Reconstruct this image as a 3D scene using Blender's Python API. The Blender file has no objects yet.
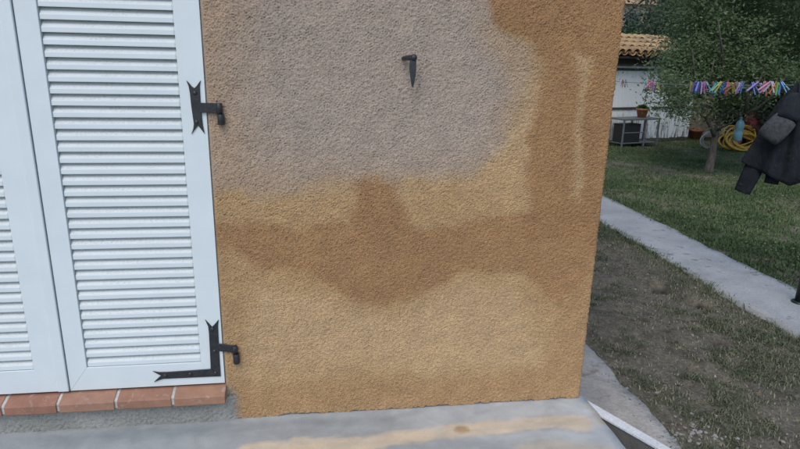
import bpy, bmesh, math, random
import numpy as np
from mathutils import Vector, Matrix

rng = np.random.default_rng(7)
random.seed(7)
S = bpy.context.scene
COL = S.collection

# ------------------------------------------------------------------ camera
F_PX = 588.6                                   # focal length in pixels of the 800 px wide photograph
YAW, PITCH, ROLL = map(math.radians, (8.091, 15.734, 1.186))
CAM = np.array([-0.127, -2.121, 1.40])
_f = np.array([math.sin(YAW) * math.cos(PITCH), math.cos(YAW) * math.cos(PITCH), -math.sin(PITCH)])
_r0 = np.array([math.cos(YAW), -math.sin(YAW), 0.0])
_u0 = np.cross(_r0, _f)
_r = math.cos(ROLL) * _r0 + math.sin(ROLL) * _u0
_u = -math.sin(ROLL) * _r0 + math.cos(ROLL) * _u0
cam = bpy.data.cameras.new('camera')
cam.sensor_width = 36.0
cam.lens = F_PX / 800 * 36.0
cam.clip_start = 0.05
cam.clip_end = 1000
camo = bpy.data.objects.new('camera', cam)
COL.objects.link(camo)
camo.matrix_world = Matrix(((_r[0], _u[0], -_f[0], CAM[0]), (_r[1], _u[1], -_f[1], CAM[1]),
                            (_r[2], _u[2], -_f[2], CAM[2]), (0, 0, 0, 1)))
S.camera = camo

# ------------------------------------------------------------------ light
SUN_EL, SUN_AZ = math.radians(54), math.radians(207)      # azimuth clockwise from +Y: behind and left of the camera
w = bpy.data.worlds.new('World')
S.world = w
w.use_nodes = True
nt = w.node_tree
bg = nt.nodes['Background']
sky = nt.nodes.new('ShaderNodeTexSky')
sky.sky_type = 'NISHITA'
sky.sun_disc = False
sky.sun_elevation = SUN_EL
sky.sun_rotation = SUN_AZ
sky.dust_density = 1.2
sky.air_density = 1.0
nt.links.new(sky.outputs[0], bg.inputs[0])
bg.inputs[1].default_value = 0.15
sl = bpy.data.lights.new('sun', 'SUN')
sl.energy = 1.3
sl.angle = math.radians(40)
sl.color = (1.0, 0.97, 0.92)
so = bpy.data.objects.new('sun', sl)
COL.objects.link(so)
sdir = Vector((math.sin(SUN_AZ) * math.cos(SUN_EL), math.cos(SUN_AZ) * math.cos(SUN_EL), math.sin(SUN_EL)))
so.rotation_euler = sdir.to_track_quat('Z', 'Y').to_euler()
so.location = (-3, -5, 6)
S.view_settings.view_transform = 'Standard'
S.view_settings.look = 'None'
S.view_settings.gamma = 1.0
S.view_settings.use_curve_mapping = False
S.view_settings.exposure = 0.35
S.render.engine = 'CYCLES'

# ------------------------------------------------------------------ pixel -> ray helpers
def ray(x, y):
    return _f + (x - 400) / F_PX * _r - (y - 224.5) / F_PX * _u
def onz(x, y, z):
    d = ray(x, y); return CAM + d * (z - CAM[2]) / d[2]
def ony(x, y, Y):
    d = ray(x, y); return CAM + d * (Y - CAM[1]) / d[1]
def onx(x, y, X):
    d = ray(x, y); return CAM + d * (X - CAM[0]) / d[0]
def onwall(x, y):
    p = ony(x, y, 0.0); return (p[0], p[2])

G = -0.30                                       # garden level; the terrace is z = 0

# ------------------------------------------------------------------ numpy noise
def _hash(ix, iy, seed):
    h = (ix * 374761393 + iy * 668265263 + seed * 974711) & 0xFFFFFFFF
    h = ((h ^ (h >> 13)) * 1274126177) & 0xFFFFFFFF
    return ((h ^ (h >> 16)) & 0xFFFF) / 65535.0
def vnoise(x, y, seed=0):
    x = np.asarray(x, float); y = np.asarray(y, float)
    ix = np.floor(x).astype(np.int64); iy = np.floor(y).astype(np.int64)
    fx = x - ix; fy = y - iy
    fx = fx * fx * (3 - 2 * fx); fy = fy * fy * (3 - 2 * fy)
    a = _hash(ix, iy, seed); b = _hash(ix + 1, iy, seed); c = _hash(ix, iy + 1, seed); d = _hash(ix + 1, iy + 1, seed)
    return (a * (1 - fx) + b * fx) * (1 - fy) + (c * (1 - fx) + d * fx) * fy
def fbm(x, y, seed=0, octv=4):
    t = 0; a = .5
    for o in range(octv):
        t = t + a * vnoise(x * 2 ** o + 17.3 * o, y * 2 ** o - 9.1 * o, seed + o); a *= .5
    return t / (1 - .5 ** octv)
def sstep(a, b, x):
    t = np.clip((x - a) / (b - a), 0, 1); return t * t * (3 - 2 * t)
def poly_sd(px, py, poly):
    """signed distance, positive inside"""
    poly = np.asarray(poly, float)
    d = np.full(px.shape, 1e9); inside = np.zeros(px.shape, bool)
    n = len(poly)
    for i in range(n):
        a = poly[i]; b = poly[(i + 1) % n]
        e = b - a
        wx = px - a[0]; wy = py - a[1]
        t = np.clip((wx * e[0] + wy * e[1]) / (e @ e + 1e-12), 0, 1)
        d = np.minimum(d, np.hypot(wx - e[0] * t, wy - e[1] * t))
        c = ((a[1] > py) != (b[1] > py))
        xi = a[0] + (py - a[1]) * e[0] / (e[1] if abs(e[1]) > 1e-12 else 1e-12)
        inside ^= c & (px < xi)
    return np.where(inside, d, -d)

# ------------------------------------------------------------------ materials
def lin(r, g, b):
    def c(v):
        v /= 255.0
        return v / 12.92 if v <= .04045 else ((v + .055) / 1.055) ** 2.4
    return (c(r), c(g), c(b), 1)
class NT:
    def __init__(self, name):
        self.m = bpy.data.materials.new(name); self.m.use_nodes = True
        self.t = self.m.node_tree
        self.b = self.t.nodes['Principled BSDF']
        self.out = self.t.nodes['Material Output']
    def n(self, ty, **kw):
        nd = self.t.nodes.new(ty)
        ins = kw.pop('ins', {})
        for k, v in kw.items(): setattr(nd, k, v)
        for k, v in ins.items():
            if hasattr(v, 'is_linked') or isinstance(v, bpy.types.NodeSocket): self.t.links.new(v, nd.inputs[k])
            else: nd.inputs[k].default_value = v
        return nd
    def link(self, a, b): self.t.links.new(a, b)
    def coord(self, scale=(1, 1, 1), kind='Object'):
        tc = self.n('ShaderNodeTexCoord')
        mp = self.n('ShaderNodeMapping', ins={'Vector': tc.outputs[kind], 'Scale': scale})
        return mp.outputs[0]
    def noise(self, vec, scale, detail=3, rough=.55, dist=0):
        return self.n('ShaderNodeTexNoise', ins={'Vector': vec, 'Scale': scale, 'Detail': detail, 'Roughness': rough, 'Distortion': dist}).outputs[0]
    def ramp(self, fac, stops):
        r = self.n('ShaderNodeValToRGB', ins={'Fac': fac})
        cr = r.color_ramp
        while len(cr.elements) < len(stops): cr.elements.new(.5)
        for e, (p, c) in zip(cr.elements, stops): e.position = p; e.color = c if len(c) == 4 else (*c, 1)
        return r.outputs[0]
    def mix(self, fac, a, b, mode='MIX'):
        m = self.n('ShaderNodeMix', data_type='RGBA', blend_type=mode)
        for s, v in ((m.inputs[0], fac), (m.inputs[6], a), (m.inputs[7], b)):
            if isinstance(v, bpy.types.NodeSocket): self.link(v, s)
            else: s.default_value = v
        return m.outputs[2]
    def maprange(self, v, a, b, c=0, d=1):
        return self.n('ShaderNodeMapRange', ins={0: v, 1: a, 2: b, 3: c, 4: d}).outputs[0]
    def attr(self, name, out='Fac'):
        return self.n('ShaderNodeAttribute', attribute_name=name).outputs[out]
    def bump(self, h, dist, strength=1.0):
        bp = self.n('ShaderNodeBump', ins={'Height': h, 'Distance': dist, 'Strength': strength})
        self.link(bp.outputs[0], self.b.inputs['Normal'])
    def col(self, c):
        s = self.b.inputs['Base Color']
        if isinstance(c, bpy.types.NodeSocket): self.link(c, s)
        else: s.default_value = c if len(c) == 4 else (*c, 1)
    def rough(self, v):
        s = self.b.inputs['Roughness']
        if isinstance(v, bpy.types.NodeSocket): self.link(v, s)
        else: s.default_value = v
def plain(name, c, rough=.6, var=.25, scale=20, bump=0, metal=0, stretch=(1, 1, 1)):
    """a colour with grain and wear"""
    k = NT(name)
    v = k.coord(stretch)
    nz = k.noise(v, scale, 4, .6)
    c = tuple(c[:3])
    k.col(k.ramp(nz, [(.25, tuple(x * (1 - var) for x in c)), (.75, tuple(min(1, x * (1 + var)) for x in c))]))
    k.rough(rough)
    k.b.inputs['Metallic'].default_value = metal
    if bump: k.bump(nz, bump)
    return k.m

def mat_stucco():
    k = NT('stucco')
    v = k.coord()
    c = k.attr('stain', 'Color')
    n1 = k.noise(v, 130, 3, .65)
    n2 = k.noise(v, 14, 4, .6)
    c = k.mix(1.0, c, k.ramp(n2, [(.25, (.86, .86, .87)), (.78, (1.12, 1.12, 1.1))]), 'MULTIPLY')
    c = k.mix(1.0, c, k.ramp(n1, [(.28, (.72, .70, .68)), (.55, (1.0, 1.0, 1.0)), (.8, (1.18, 1.18, 1.18))]), 'MULTIPLY')
    k.col(c); k.rough(.92)
    k.b.inputs['Specular IOR Level'].default_value = .2
    fine = k.noise(v, 250, 4, .8)
    k.bump(fine, .0075, .9)
    return k.m
def mat_shutter():
    k = NT('white_lacquered_shutter')
    v = k.coord()
    n = k.noise(v, 9, 4, .6)
    k.col(k.ramp(n, [(.2, (.60, .655, .665)), (.8, (.66, .71, .72))]))
    k.rough(k.maprange(k.noise(v, 40, 3), .3, .7, .38, .55))
    return k.m
def mat_slat():
    k = NT('dusty_white_slat')
    v = k.coord()
    oi = k.n('ShaderNodeObjectInfo').outputs['Random']
    off = k.n('ShaderNodeCombineXYZ', ins={0: k.maprange(oi, 0, 1, 0, 37), 1: oi, 2: k.maprange(oi, 0, 1, 0, 11)})
    vv = k.n('ShaderNodeVectorMath', operation='ADD', ins={0: v, 1: off.outputs[0]}).outputs[0]
    geo = k.n('ShaderNodeNewGeometry')
    up = k.n('ShaderNodeSeparateXYZ', ins={0: geo.outputs['Normal']}).outputs[2]
    upm = k.maprange(up, .25, .6)
    speck = k.ramp(k.noise(vv, 120, 4, .75), [(.44, (0, 0, 0)), (.68, (1, 1, 1))])
    patch = k.ramp(k.noise(vv, 9, 3, .6), [(.32, (.12, .12, .12)), (.62, (1, 1, 1))])
    f = k.n('ShaderNodeMath', operation='MULTIPLY', ins={0: k.n('ShaderNodeMath', operation='MULTIPLY', ins={0: speck, 1: patch}).outputs[0], 1: upm}).outputs[0]
    base = k.ramp(k.noise(vv, 6, 3), [(.2, (.60, .655, .665)), (.8, (.66, .71, .72))])
    base = k.mix(k.n('ShaderNodeMath', operation='MULTIPLY', ins={0: upm, 1: .55}).outputs[0], base, (.56, .585, .57, 1))
    k.col(k.mix(k.n('ShaderNodeMath', operation='MULTIPLY', ins={0: f, 1: .6}).outputs[0], base, (.36, .35, .32, 1)))
    k.rough(.5)
    return k.m
def mat_iron():
    k = NT('black_painted_iron')
    v = k.coord()
    n = k.noise(v, 90, 4, .65)
    k.col(k.ramp(n, [(.3, (.010, .012, .014)), (.72, (.03, .033, .037)), (.9, (.10, .095, .09))]))
    k.rough(k.maprange(n, .3, .7, .3, .55))
    k.bump(n, .0012, .6)
    return k.m
def mat_terracotta():
    k = NT('terracotta_tile')
    v = k.coord()
    oi = k.n('ShaderNodeObjectInfo').outputs['Random']
    off = k.n('ShaderNodeCombineXYZ', ins={0: k.maprange(oi, 0, 1, 0, 20), 1: oi, 2: 0.0})
    vv = k.n('ShaderNodeVectorMath', operation='ADD', ins={0: v, 1: off.outputs[0]}).outputs[0]
    base = k.ramp(oi, [(.0, (.285, .145, .095)), (.35, (.34, .19, .118)), (.7, (.275, .13, .088)), (1, (.35, .205, .135))])
    n = k.noise(vv, 18, 5, .65)
    c = k.mix(1.0, base, k.ramp(n, [(.25, (.78, .76, .75)), (.75, (1.15, 1.15, 1.15))]), 'MULTIPLY')
    sm = k.ramp(k.noise(vv, 26, 4, .6, 1.2), [(.58, (0, 0, 0)), (.72, (.55, .55, .55))])
    c = k.mix(sm, c, (.42, .34, .285, 1))
    k.col(c); k.rough(.8); k.bump(k.noise(vv, 140, 4, .7), .0015, .6)
    return k.m
def mat_cement(name, dark, light, scale=6, rough=.85, bump=.004, fine=120, spots=None):
    k = NT(name)
    v = k.coord()
    n = k.noise(v, scale, 6, .62, .4)
    c = k.ramp(n, [(.28, dark), (.72, light)])
    n2 = k.noise(v, fine, 4, .7)
    c = k.mix(1.0, c, k.ramp(n2, [(.25, (.74, .74, .74)), (.75, (1.18, 1.18, 1.18))]), 'MULTIPLY')
    c = k.mix(1.0, c, k.ramp(k.noise(v, scale * .35, 3, .6), [(.3, (.84, .83, .82)), (.7, (1.1, 1.1, 1.1))]), 'MULTIPLY')
    if spots:
        c = k.mix(k.ramp(k.noise(v, spots[0], 3, .6), [(.60, (0, 0, 0)), (.70, (.8, .8, .8))]), c, (*spots[1], 1))
    k.col(c); k.rough(rough)
    if bump: k.bump(n2, bump)
    return k.m
def mat_terrace():
    k = NT('terrace_cement')
    v = k.coord()
    c = k.attr('stain', 'Color')
    n = k.noise(v, 9, 6, .65, .8)
    c = k.mix(1.0, c, k.ramp(n, [(.25, (.82, .83, .84)), (.75, (1.14, 1.13, 1.12))]), 'MULTIPLY')
    n2 = k.noise(v, 220, 4, .7)
    c = k.mix(1.0, c, k.ramp(n2, [(.25, (.86, .86, .86)), (.75, (1.1, 1.1, 1.1))]), 'MULTIPLY')
    k.col(c); k.rough(k.maprange(n, .3, .7, .55, .8)); k.bump(n2, .0015, .5)
    return k.m
def mat_leaf(name, stops, trans=.25, rough=.5):
    k = NT(name)
    r = k.attr('rnd')
    c = k.ramp(r, stops)
    k.col(c); k.rough(rough)
    k.b.inputs['Specular IOR Level'].default_value = .3
    tr = k.n('ShaderNodeBsdfTranslucent', ins={'Color': c})
    mx = k.n('ShaderNodeMixShader', ins={0: trans})
    k.link(k.b.outputs[0], mx.inputs[1]); k.link(tr.outputs[0], mx.inputs[2])
    k.link(mx.outputs[0], k.out.inputs['Surface'])
    return k.m
def mat_ground():
    k = NT('garden_soil')
    v = k.coord()
    g = k.attr('green')
    n = k.noise(v, 22, 6, .7)
    n2 = k.noise(v, 3.5, 4, .6)
    soil = k.ramp(k.noise(v, 45, 7, .78), [(.25, (.095, .083, .064)), (.5, (.24, .215, .168)), (.72, (.40, .37, .30))])
    soil = k.mix(1.0, soil, k.ramp(k.noise(v, 11, 4, .7), [(.32, (.55, .53, .5)), (.5, (1.0, .98, .95)), (.68, (1.35, 1.3, 1.22))]), 'MULTIPLY')
    soil = k.mix(k.attr('damp'), soil, (.018, .016, .013, 1))
    soil = k.mix(1.0, soil, k.ramp(n2, [(.3, (.75, .74, .72)), (.7, (1.15, 1.13, 1.1))]), 'MULTIPLY')
    gr = k.ramp(n, [(.25, (.05, .068, .03)), (.75, (.10, .13, .058))])
    k.col(k.mix(g, soil, gr)); k.rough(.95); k.bump(k.noise(v, 70, 6, .8), .03, 1.0)
    return k.m
def mat_door():
    k = NT('flaking_white_paint')
    tc = k.coord()
    g = k.coord(kind='Generated')
    oi = k.n('ShaderNodeObjectInfo').outputs['Random']
    off = k.n('ShaderNodeCombineXYZ', ins={0: k.maprange(oi, 0, 1, 0, 9), 1: 0.0, 2: k.maprange(oi, 0, 1, 0, 5)})
    vv = k.n('ShaderNodeVectorMath', operation='ADD', ins={0: tc, 1: off.outputs[0]}).outputs[0]
    st = k.n('ShaderNodeMapping', ins={'Vector': vv, 'Scale': (14, 14, 1.6)}).outputs[0]
    n = k.noise(st, 2.2, 5, .7, .3)
    z = k.n('ShaderNodeSeparateXYZ', ins={0: g}).outputs[2]
    wear = k.n('ShaderNodeMath', operation='ADD', ins={0: n, 1: k.maprange(z, 0, .9, .10, -.20)}).outputs[0]
    f = k.ramp(wear, [(.55, (0, 0, 0)), (.66, (1, 1, 1))])
    c = k.mix(f, k.ramp(k.noise(tc, 4, 3), [(.3, (.74, .78, .79)), (.7, (.84, .87, .88))]), (.17, .17, .165, 1))
    k.col(c); k.rough(.7)
    return k.m
def mat_rooftile():
    k = NT('old_roof_tile')
    oi = k.n('ShaderNodeObjectInfo').outputs['Random']
    v = k.coord()
    n = k.noise(v, 16, 4, .65)
    c = k.ramp(oi, [(0, (.36, .22, .12)), (.35, (.45, .31, .17)), (.7, (.30, .20, .12)), (1, (.50, .38, .22))])
    c = k.mix(1.0, c, k.ramp(n, [(.25, (.6, .6, .58)), (.75, (1.2, 1.18, 1.1))]), 'MULTIPLY')
    k.col(c); k.rough(.9); k.bump(n, .01)
    return k.m
def mat_bark(name, a, b):
    k = NT(name)
    v = k.coord((1, 1, .25))
    n = k.noise(v, 30, 5, .7)
    k.col(k.ramp(n, [(.3, a), (.7, b)])); k.rough(.95); k.bump(n, .02)
    return k.m
def mat_jacket():
    k = NT('washed_black_cloth')
    v = k.coord()
    n = k.noise(v, 9, 5, .65)
    c = k.ramp(n, [(.25, (.009, .012, .016)), (.75, (.026, .031, .038))])
    d = k.ramp(k.noise(v, 38, 4, .7), [(.62, (0, 0, 0)), (.74, (.6, .6, .6))])
    k.col(k.mix(d, c, (.10, .11, .115, 1))); k.rough(.9)
    k.b.inputs['Specular IOR Level'].default_value = .2
    wr = k.noise(k.coord((1, 1, .45)), 15, 4, .55, 1.5)
    k.bump(wr, .022, .8)
    return k.m

M = dict(
    stucco=mat_stucco(), shutter=mat_shutter(), slat=mat_slat(), iron=mat_iron(), terracotta=mat_terracotta(),
    mortar=mat_cement('mortar', (.40, .38, .35), (.58, .56, .52), 20, .9, .002),
    terrace=mat_terrace(),
    kerbtop=mat_cement('pale_kerb_paint', (.58, .60, .61), (.72, .73, .73), 8, .7, .001),
    kerbface=mat_cement('shade_darkened_cement', (.10, .095, .088), (.17, .16, .15), 10, .9, .002),  # kerb cement with the shade of the gap put into its colour
    path=mat_cement('path_concrete', (.27, .275, .275), (.42, .43, .43), 3.2, .9, .004, 70, (9, (.17, .165, .155))),
    pavement=mat_cement('worn_pavement_concrete', (.33, .305, .275), (.52, .49, .45), 7, .92, .008, 60, (11, (.25, .225, .19))),
    ground=mat_ground(), door=mat_door(), rooftile=mat_rooftile(),
    darkwood=plain('dark_weathered_wood', (.06, .055, .05), .8, .4, 30),
    shedwall=mat_cement('shed_render', (.26, .23, .19), (.36, .32, .27), 2.5),
    gardenwall=mat_cement('beige_garden_wall', (.36, .30, .235), (.48, .41, .33), 2.2),
    steel=plain('grey_painted_steel', (.13, .145, .15), .5, .3, 25),
    greenpost=plain('dark_green_painted_steel', (.010, .022, .020), .4, .3, 40),
    jacket=mat_jacket(),
    cuff=plain('faded_grey_cloth', (.05, .055, .06), .9, .55, 38, .002),
    line=plain('grey_line_wire', (.22, .23, .24), .5, .2),
    clay=plain('clay_pot', (.33, .13, .065), .8, .25, 18),
    hose=plain('yellow_hose_rubber', (.48, .30, .045), .5, .2, 15),
    greyhose=plain('grey_pipe_plastic', (.26, .27, .26), .6, .2, 15),
    black=plain('black_plastic', (.018, .018, .019), .5, .3, 20),
    turq=plain('turquoise_plastic', (.085, .20, .25), .45, .3, 12),
    redbag=plain('faded_red_plastic_sheet', (.36, .08, .09), .5, .35, 9),
    whitebag=plain('grubby_white_plastic_sheet', (.42, .38, .38), .5, .25, 9),
    bark=mat_bark('grey_bark', (.05, .043, .036), (.15, .13, .11)),
    darkbark=mat_bark('dark_bark', (.025, .021, .018), (.07, .06, .05)),
    farwall=mat_cement('far_house_render', (.46, .38, .30), (.55, .46, .37), 1.0),
    glass=plain('dark_window_glass', (.03, .04, .05), .1, .1, 3),
    leafA=mat_leaf('fruit_tree_leaf', [(0, (.075, .115, .06)), (.45, (.13, .19, .09)), (.8, (.185, .24, .125)), (.93, (.24, .27, .15)), (1, (.36, .33, .14))], .45),
    leafB=mat_leaf('dark_hedge_leaf', [(0, (.028, .048, .030)), (.6, (.055, .088, .050)), (1, (.09, .13, .068))], .35),
    leafC=mat_leaf('pine_needle', [(0, (.045, .06, .052)), (.6, (.08, .10, .086)), (1, (.13, .155, .125))], .35),
    leafD=mat_leaf('bright_shrub_leaf', [(0, (.03, .08, .02)), (.6, (.06, .14, .03)), (1, (.12, .2, .05))]),
    grass=mat_leaf('grass_blade', [(0, (.055, .085, .036)), (.4, (.098, .150, .058)), (.75, (.15, .205, .085)), (.92, (.20, .23, .12)), (1, (.29, .26, .17))], .3, .6),
    drygrass=mat_leaf('dry_grass_blade', [(0, (.07, .083, .05)), (.35, (.12, .138, .08)), (.65, (.18, .18, .118)), (.9, (.27, .245, .175)), (1, (.36, .32, .24))], .2, .8),
    deadleaf=mat_leaf('fallen_leaf', [(0, (.10, .07, .04)), (.6, (.22, .17, .10)), (1, (.42, .38, .28))], .1, .8),
    pebble=plain('pale_pebble', (.26, .25, .23), .8, .3, 3),
)

# ------------------------------------------------------------------ mesh helpers
def tag(o, label=None, cat=None, group=None, kind=None):
    if label: o['label'] = label
    if cat: o['category'] = cat
    if group: o['group'] = group
    if kind: o['kind'] = kind
    return o
def link(o, parent=None):
    COL.objects.link(o)
    if parent is not None: o.parent = parent
    return o
def empty(name, loc=(0, 0, 0), rz=0, parent=None):
    o = bpy.data.objects.new(name, None); o.empty_display_size = .1
    o.location = loc; o.rotation_euler = (0, 0, rz)
    return link(o, parent)
def obj(name, bm, mat, parent=None, smooth=False, loc=None, rz=0):
    me = bpy.data.meshes.new(name); bm.normal_update(); bm.to_mesh(me); bm.free()
    return obj_me(name, me, mat, parent, smooth, loc, rz)
def obj_me(name, me, mat, parent=None, smooth=False, loc=None, rz=0):
    if mat is not None and not me.materials: me.materials.append(M[mat])
    if smooth: me.polygons.foreach_set('use_smooth', np.ones(len(me.polygons), bool))
    o = bpy.data.objects.new(name, me)
    if loc is not None: o.location = loc
    if rz: o.rotation_euler = (0, 0, rz)
    return link(o, parent)
def np_mesh(name, V, Fq, attr=None, col=None):
    """V (n,3), Fq (m,k) -> mesh;  attr: dict of point floats, col: point colours"""
    me = bpy.data.meshes.new(name)
    V = np.ascontiguousarray(V, dtype=np.float32); Fq = np.asarray(Fq, dtype=np.int32)
    k = Fq.shape[1]
    me.vertices.add(len(V)); me.vertices.foreach_set('co', V.ravel())
    me.loops.add(Fq.size); me.loops.foreach_set('vertex_index', Fq.ravel())
    me.polygons.add(len(Fq))
    me.polygons.foreach_set('loop_start', np.arange(0, Fq.size, k, dtype=np.int32))
    me.polygons.foreach_set('loop_total', np.full(len(Fq), k, dtype=np.int32))
    for n, a in (attr or {}).items():
        at = me.attributes.new(n, 'FLOAT', 'POINT'); at.data.foreach_set('value', np.asarray(a, np.float32))
    if col is not None:
        at = me.attributes.new('stain', 'FLOAT_COLOR', 'POINT')
        at.data.foreach_set('color', np.concatenate([col, np.ones((len(col), 1))], 1).astype(np.float32).ravel())
    me.update(calc_edges=True); me.validate()
    return me
def grid_faces(nu, nv):
    i = np.arange((nu - 1) * (nv - 1)); u = i // (nv - 1); v = i % (nv - 1)
    a = u * nv + v
    return np.stack([a, a + nv, a + nv + 1, a + 1], 1)
def add_box(bm, x0, x1, y0, y1, z0, z1, bevel=0, seg=1):
    vs = [bm.verts.new(p) for p in ((x0, y0, z0), (x1, y0, z0), (x1, y1, z0), (x0, y1, z0), (x0, y0, z1), (x1, y0, z1), (x1, y1, z1), (x0, y1, z1))]
    fs = [bm.faces.new([vs[i] for i in f]) for f in ((0, 3, 2, 1), (4, 5, 6, 7), (0, 1, 5, 4), (1, 2, 6, 5), (2, 3, 7, 6), (3, 0, 4, 7))]
    if bevel:
        es = list({e for f in fs for e in f.edges})
        bmesh.ops.bevel(bm, geom=es, offset=bevel, segments=seg, affect='EDGES', profile=.5)
def box(name, mat, parent, x0, x1, y0, y1, z0, z1, bevel=0, **kw):
    bm = bmesh.new(); add_box(bm, x0, x1, y0, y1, z0, z1, bevel); return obj(name, bm, mat, parent, **kw)
def add_tube(bm, pts, rad, seg=8, cap=True):
    pts = [Vector(p) for p in pts]
    if not hasattr(rad, '__len__'): rad = [rad] * len(pts)
    prev = None; rings = []
    nrm = None
    for i, p in enumerate(pts):
        t = (pts[min(i + 1, len(pts) - 1)] - pts[max(i - 1, 0)]).normalized()
        if nrm is None:
            nrm = t.orthogonal().normalized()
        else:
            nrm = (nrm - t * nrm.dot(t))
            nrm = nrm.normalized() if nrm.length > 1e-6 else t.orthogonal().normalized()
        b = t.cross(nrm)
        rings.append([bm.verts.new(p + (nrm * math.cos(a) + b * math.sin(a)) * rad[i]) for a in [2 * math.pi * j / seg for j in range(seg)]])
    for a, b in zip(rings, rings[1:]):
        for j in range(seg):
            bm.faces.new((a[j], a[(j + 1) % seg], b[(j + 1) % seg], b[j]))
    if cap:
        bm.faces.new(rings[0][::-1]); bm.faces.new(rings[-1])
def tube(name, mat, parent, pts, rad, seg=8, smooth=True):
    bm = bmesh.new(); add_tube(bm, pts, rad, seg); return obj(name, bm, mat, parent, smooth)
def add_prism(bm, pts, depth, bevel=0):
    """pts: list of 3D points of a planar outline; depth: vector"""
    d = Vector(depth)
    a = [bm.verts.new(p) for p in pts]; b = [bm.verts.new(Vector(p) + d) for p in pts]
    n = len(pts)
    f0 = bm.faces.new(a); f1 = bm.faces.new(b[::-1])
    for i in range(n): bm.faces.new((a[i], b[i], b[(i + 1) % n], a[(i + 1) % n]))
    bmesh.ops.recalc_face_normals(bm, faces=bm.faces[:])
    if bevel:
        bmesh.ops.bevel(bm, geom=[e for e in f0.edges] + [e for e in f1.edges], offset=bevel, segments=1, affect='EDGES')
    bmesh.ops.triangulate(bm, faces=[f for f in bm.faces if len(f.verts) > 4])
def add_lathe(bm, prof, seg=16, ctr=(0, 0, 0)):
    rings = []
    for r, z in prof:
        rings.append([bm.verts.new((ctr[0] + r * math.cos(2 * math.pi * j / seg), ctr[1] + r * math.sin(2 * math.pi * j / seg), ctr[2] + z)) for j in range(seg)])
    for a, b in zip(rings, rings[1:]):
        for j in range(seg): bm.faces.new((a[j], a[(j + 1) % seg], b[(j + 1) % seg], b[j]))
    bm.faces.new(rings[0][::-1]); bm.faces.new(rings[-1])

# ================================================================== GROUND
def green_amount(x, y):
    """how grassy the ground is: lawn beyond the path, a worn patch on this side of it"""
    n = fbm(x * 1.5 + 3, y * 1.5, 11, 4)
    n2 = fbm(x * 5, y * 5, 15, 3)
    n3 = fbm(x * 13, y * 13, 18, 3)
    worn = np.clip((n - .50) * 2.4 + (n2 - .5) * 2.6 + (n3 - .5) * 2.0 + .14, 0, 1)
    worn = np.clip(worn + .45 * sstep(2.5, 2.95, x) + .25 * sstep(2.2, 4.0, y), 0, 1)
    worn = np.clip(worn - .30 * sstep(1.4, .0, y), 0, 1)
    lawn = np.clip(.66 + (n - .5) * 2.6 + (n2 - .5) * 1.3, .05, 1)
    return np.where((x > 3.27) | (y > 9), lawn, worn)
SCUFF = [(onz(662, 288, G)[:2], .065), (onz(702, 303, G)[:2], .06), (onz(720, 345, G)[:2], .03)]
def damp(x, y):
    d = 0 * x
    for (hx, hy), a in SCUFF: d = np.maximum(d, sstep(1.0, .45, np.hypot((x - hx) / .085, (y - hy) / .06) + .6 * (fbm(x * 25, y * 25, 38, 2) - .5)) * min(1, a * 18))
    return d
def bumpy(x, y):
    h = (fbm(x * 2.2, y * 2.2, 31, 3) - .5) * .05 + (fbm(x * 9, y * 9, 35, 3) - .5) * .045
    for (hx, hy), a in SCUFF:
        q = ((x - hx) / .10) ** 2 + ((y - hy) / .055) ** 2
        h = h - a * np.exp(-q) + a * .5 * np.exp(-(((x - hx) / .13) ** 2 + ((y - hy - .11) / .06) ** 2))
    return h
xs = np.concatenate([[-220, -80, -30, -12, -6, -2, 0], np.arange(.9, 3.1, .02), np.arange(3.1, 6, .035), np.arange(6, 13, .12), [14, 17, 22, 30, 50, 90, 220]])
ys = np.concatenate([[-220, -80, -30, -12, -6, -3], np.arange(-1.5, 4, .02), np.arange(4, 6, .035), np.arange(6, 12, .12), [13, 16, 20, 30, 50, 90, 220]])
X, Y = np.meshgrid(xs, ys, indexing='ij')
near = ((X > .8) & (X < 13) & (Y > -2) & (Y < 12)).astype(float)
flat = 1 - (sstep(1.50, 1.40, X) + sstep(2.92, 3.0, X) * sstep(3.64, 3.56, X))
Z = G + bumpy(X, Y) * near * np.clip(flat, 0, 1) - .028 + .020 * np.clip(flat, 0, 1) * near
me = np_mesh('ground', np.stack([X, Y, Z], -1).reshape(-1, 3), grid_faces(len(xs), len(ys)), {'green': green_amount(X, Y).ravel(), 'damp': damp(X, Y).ravel()})
tag(obj_me('ground', me, 'ground', smooth=True), 'worn garden soil with grass around the house and shed', kind='structure')

def slab_mesh(name, xl, xr, y0, y1, z, th, seed, wob, step=.05, zb=.004):
    """a concrete strip running along y with wandering edges"""
    yy = np.arange(y0, y1 + 1e-6, step); uu = np.linspace(0, 1, 9)
    l = xl + (fbm(yy * 2.3, yy * 0, seed) - .5) * wob * 2 + (fbm(yy * 9, yy * 0, seed + 4) - .5) * wob * .8
    r = xr + (fbm(yy * 2.3, yy * 0 + 5, seed) - .5) * wob * 2 + (fbm(yy * 9, yy * 0 + 9, seed + 4) - .5) * wob * .8
    P = np.zeros((len(yy), len(uu) + 2, 3))
    for i, u in enumerate(uu):
        xx = l * (1 - u) + r * u
        P[:, i + 1] = np.stack([xx, yy, z + (fbm(xx * 4, yy * 4, seed + 7) - .5) * zb], -1)
    P[:, 0] = P[:, 1] - [0, 0, th]; P[:, -1] = P[:, -2] - [0, 0, th]
    return np_mesh(name, P.reshape(-1, 3), grid_faces(len(yy), len(uu) + 2)[:, ::-1])
tag(obj_me('garden_path', slab_mesh('garden_path', 2.96, 3.60, -3, 8.6, G + .012, .08, 3, .045), 'path', smooth=True),
    'straight grey concrete path crossing the garden', kind='structure')
tag(obj_me('pavement', slab_mesh('pavement', .93, 1.485, -3.5, 7.6, G + .006, .08, 23, .045, .02, .010), 'pavement', smooth=True),
    'narrow concrete pavement along the end wall of the house', kind='structure')

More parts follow.
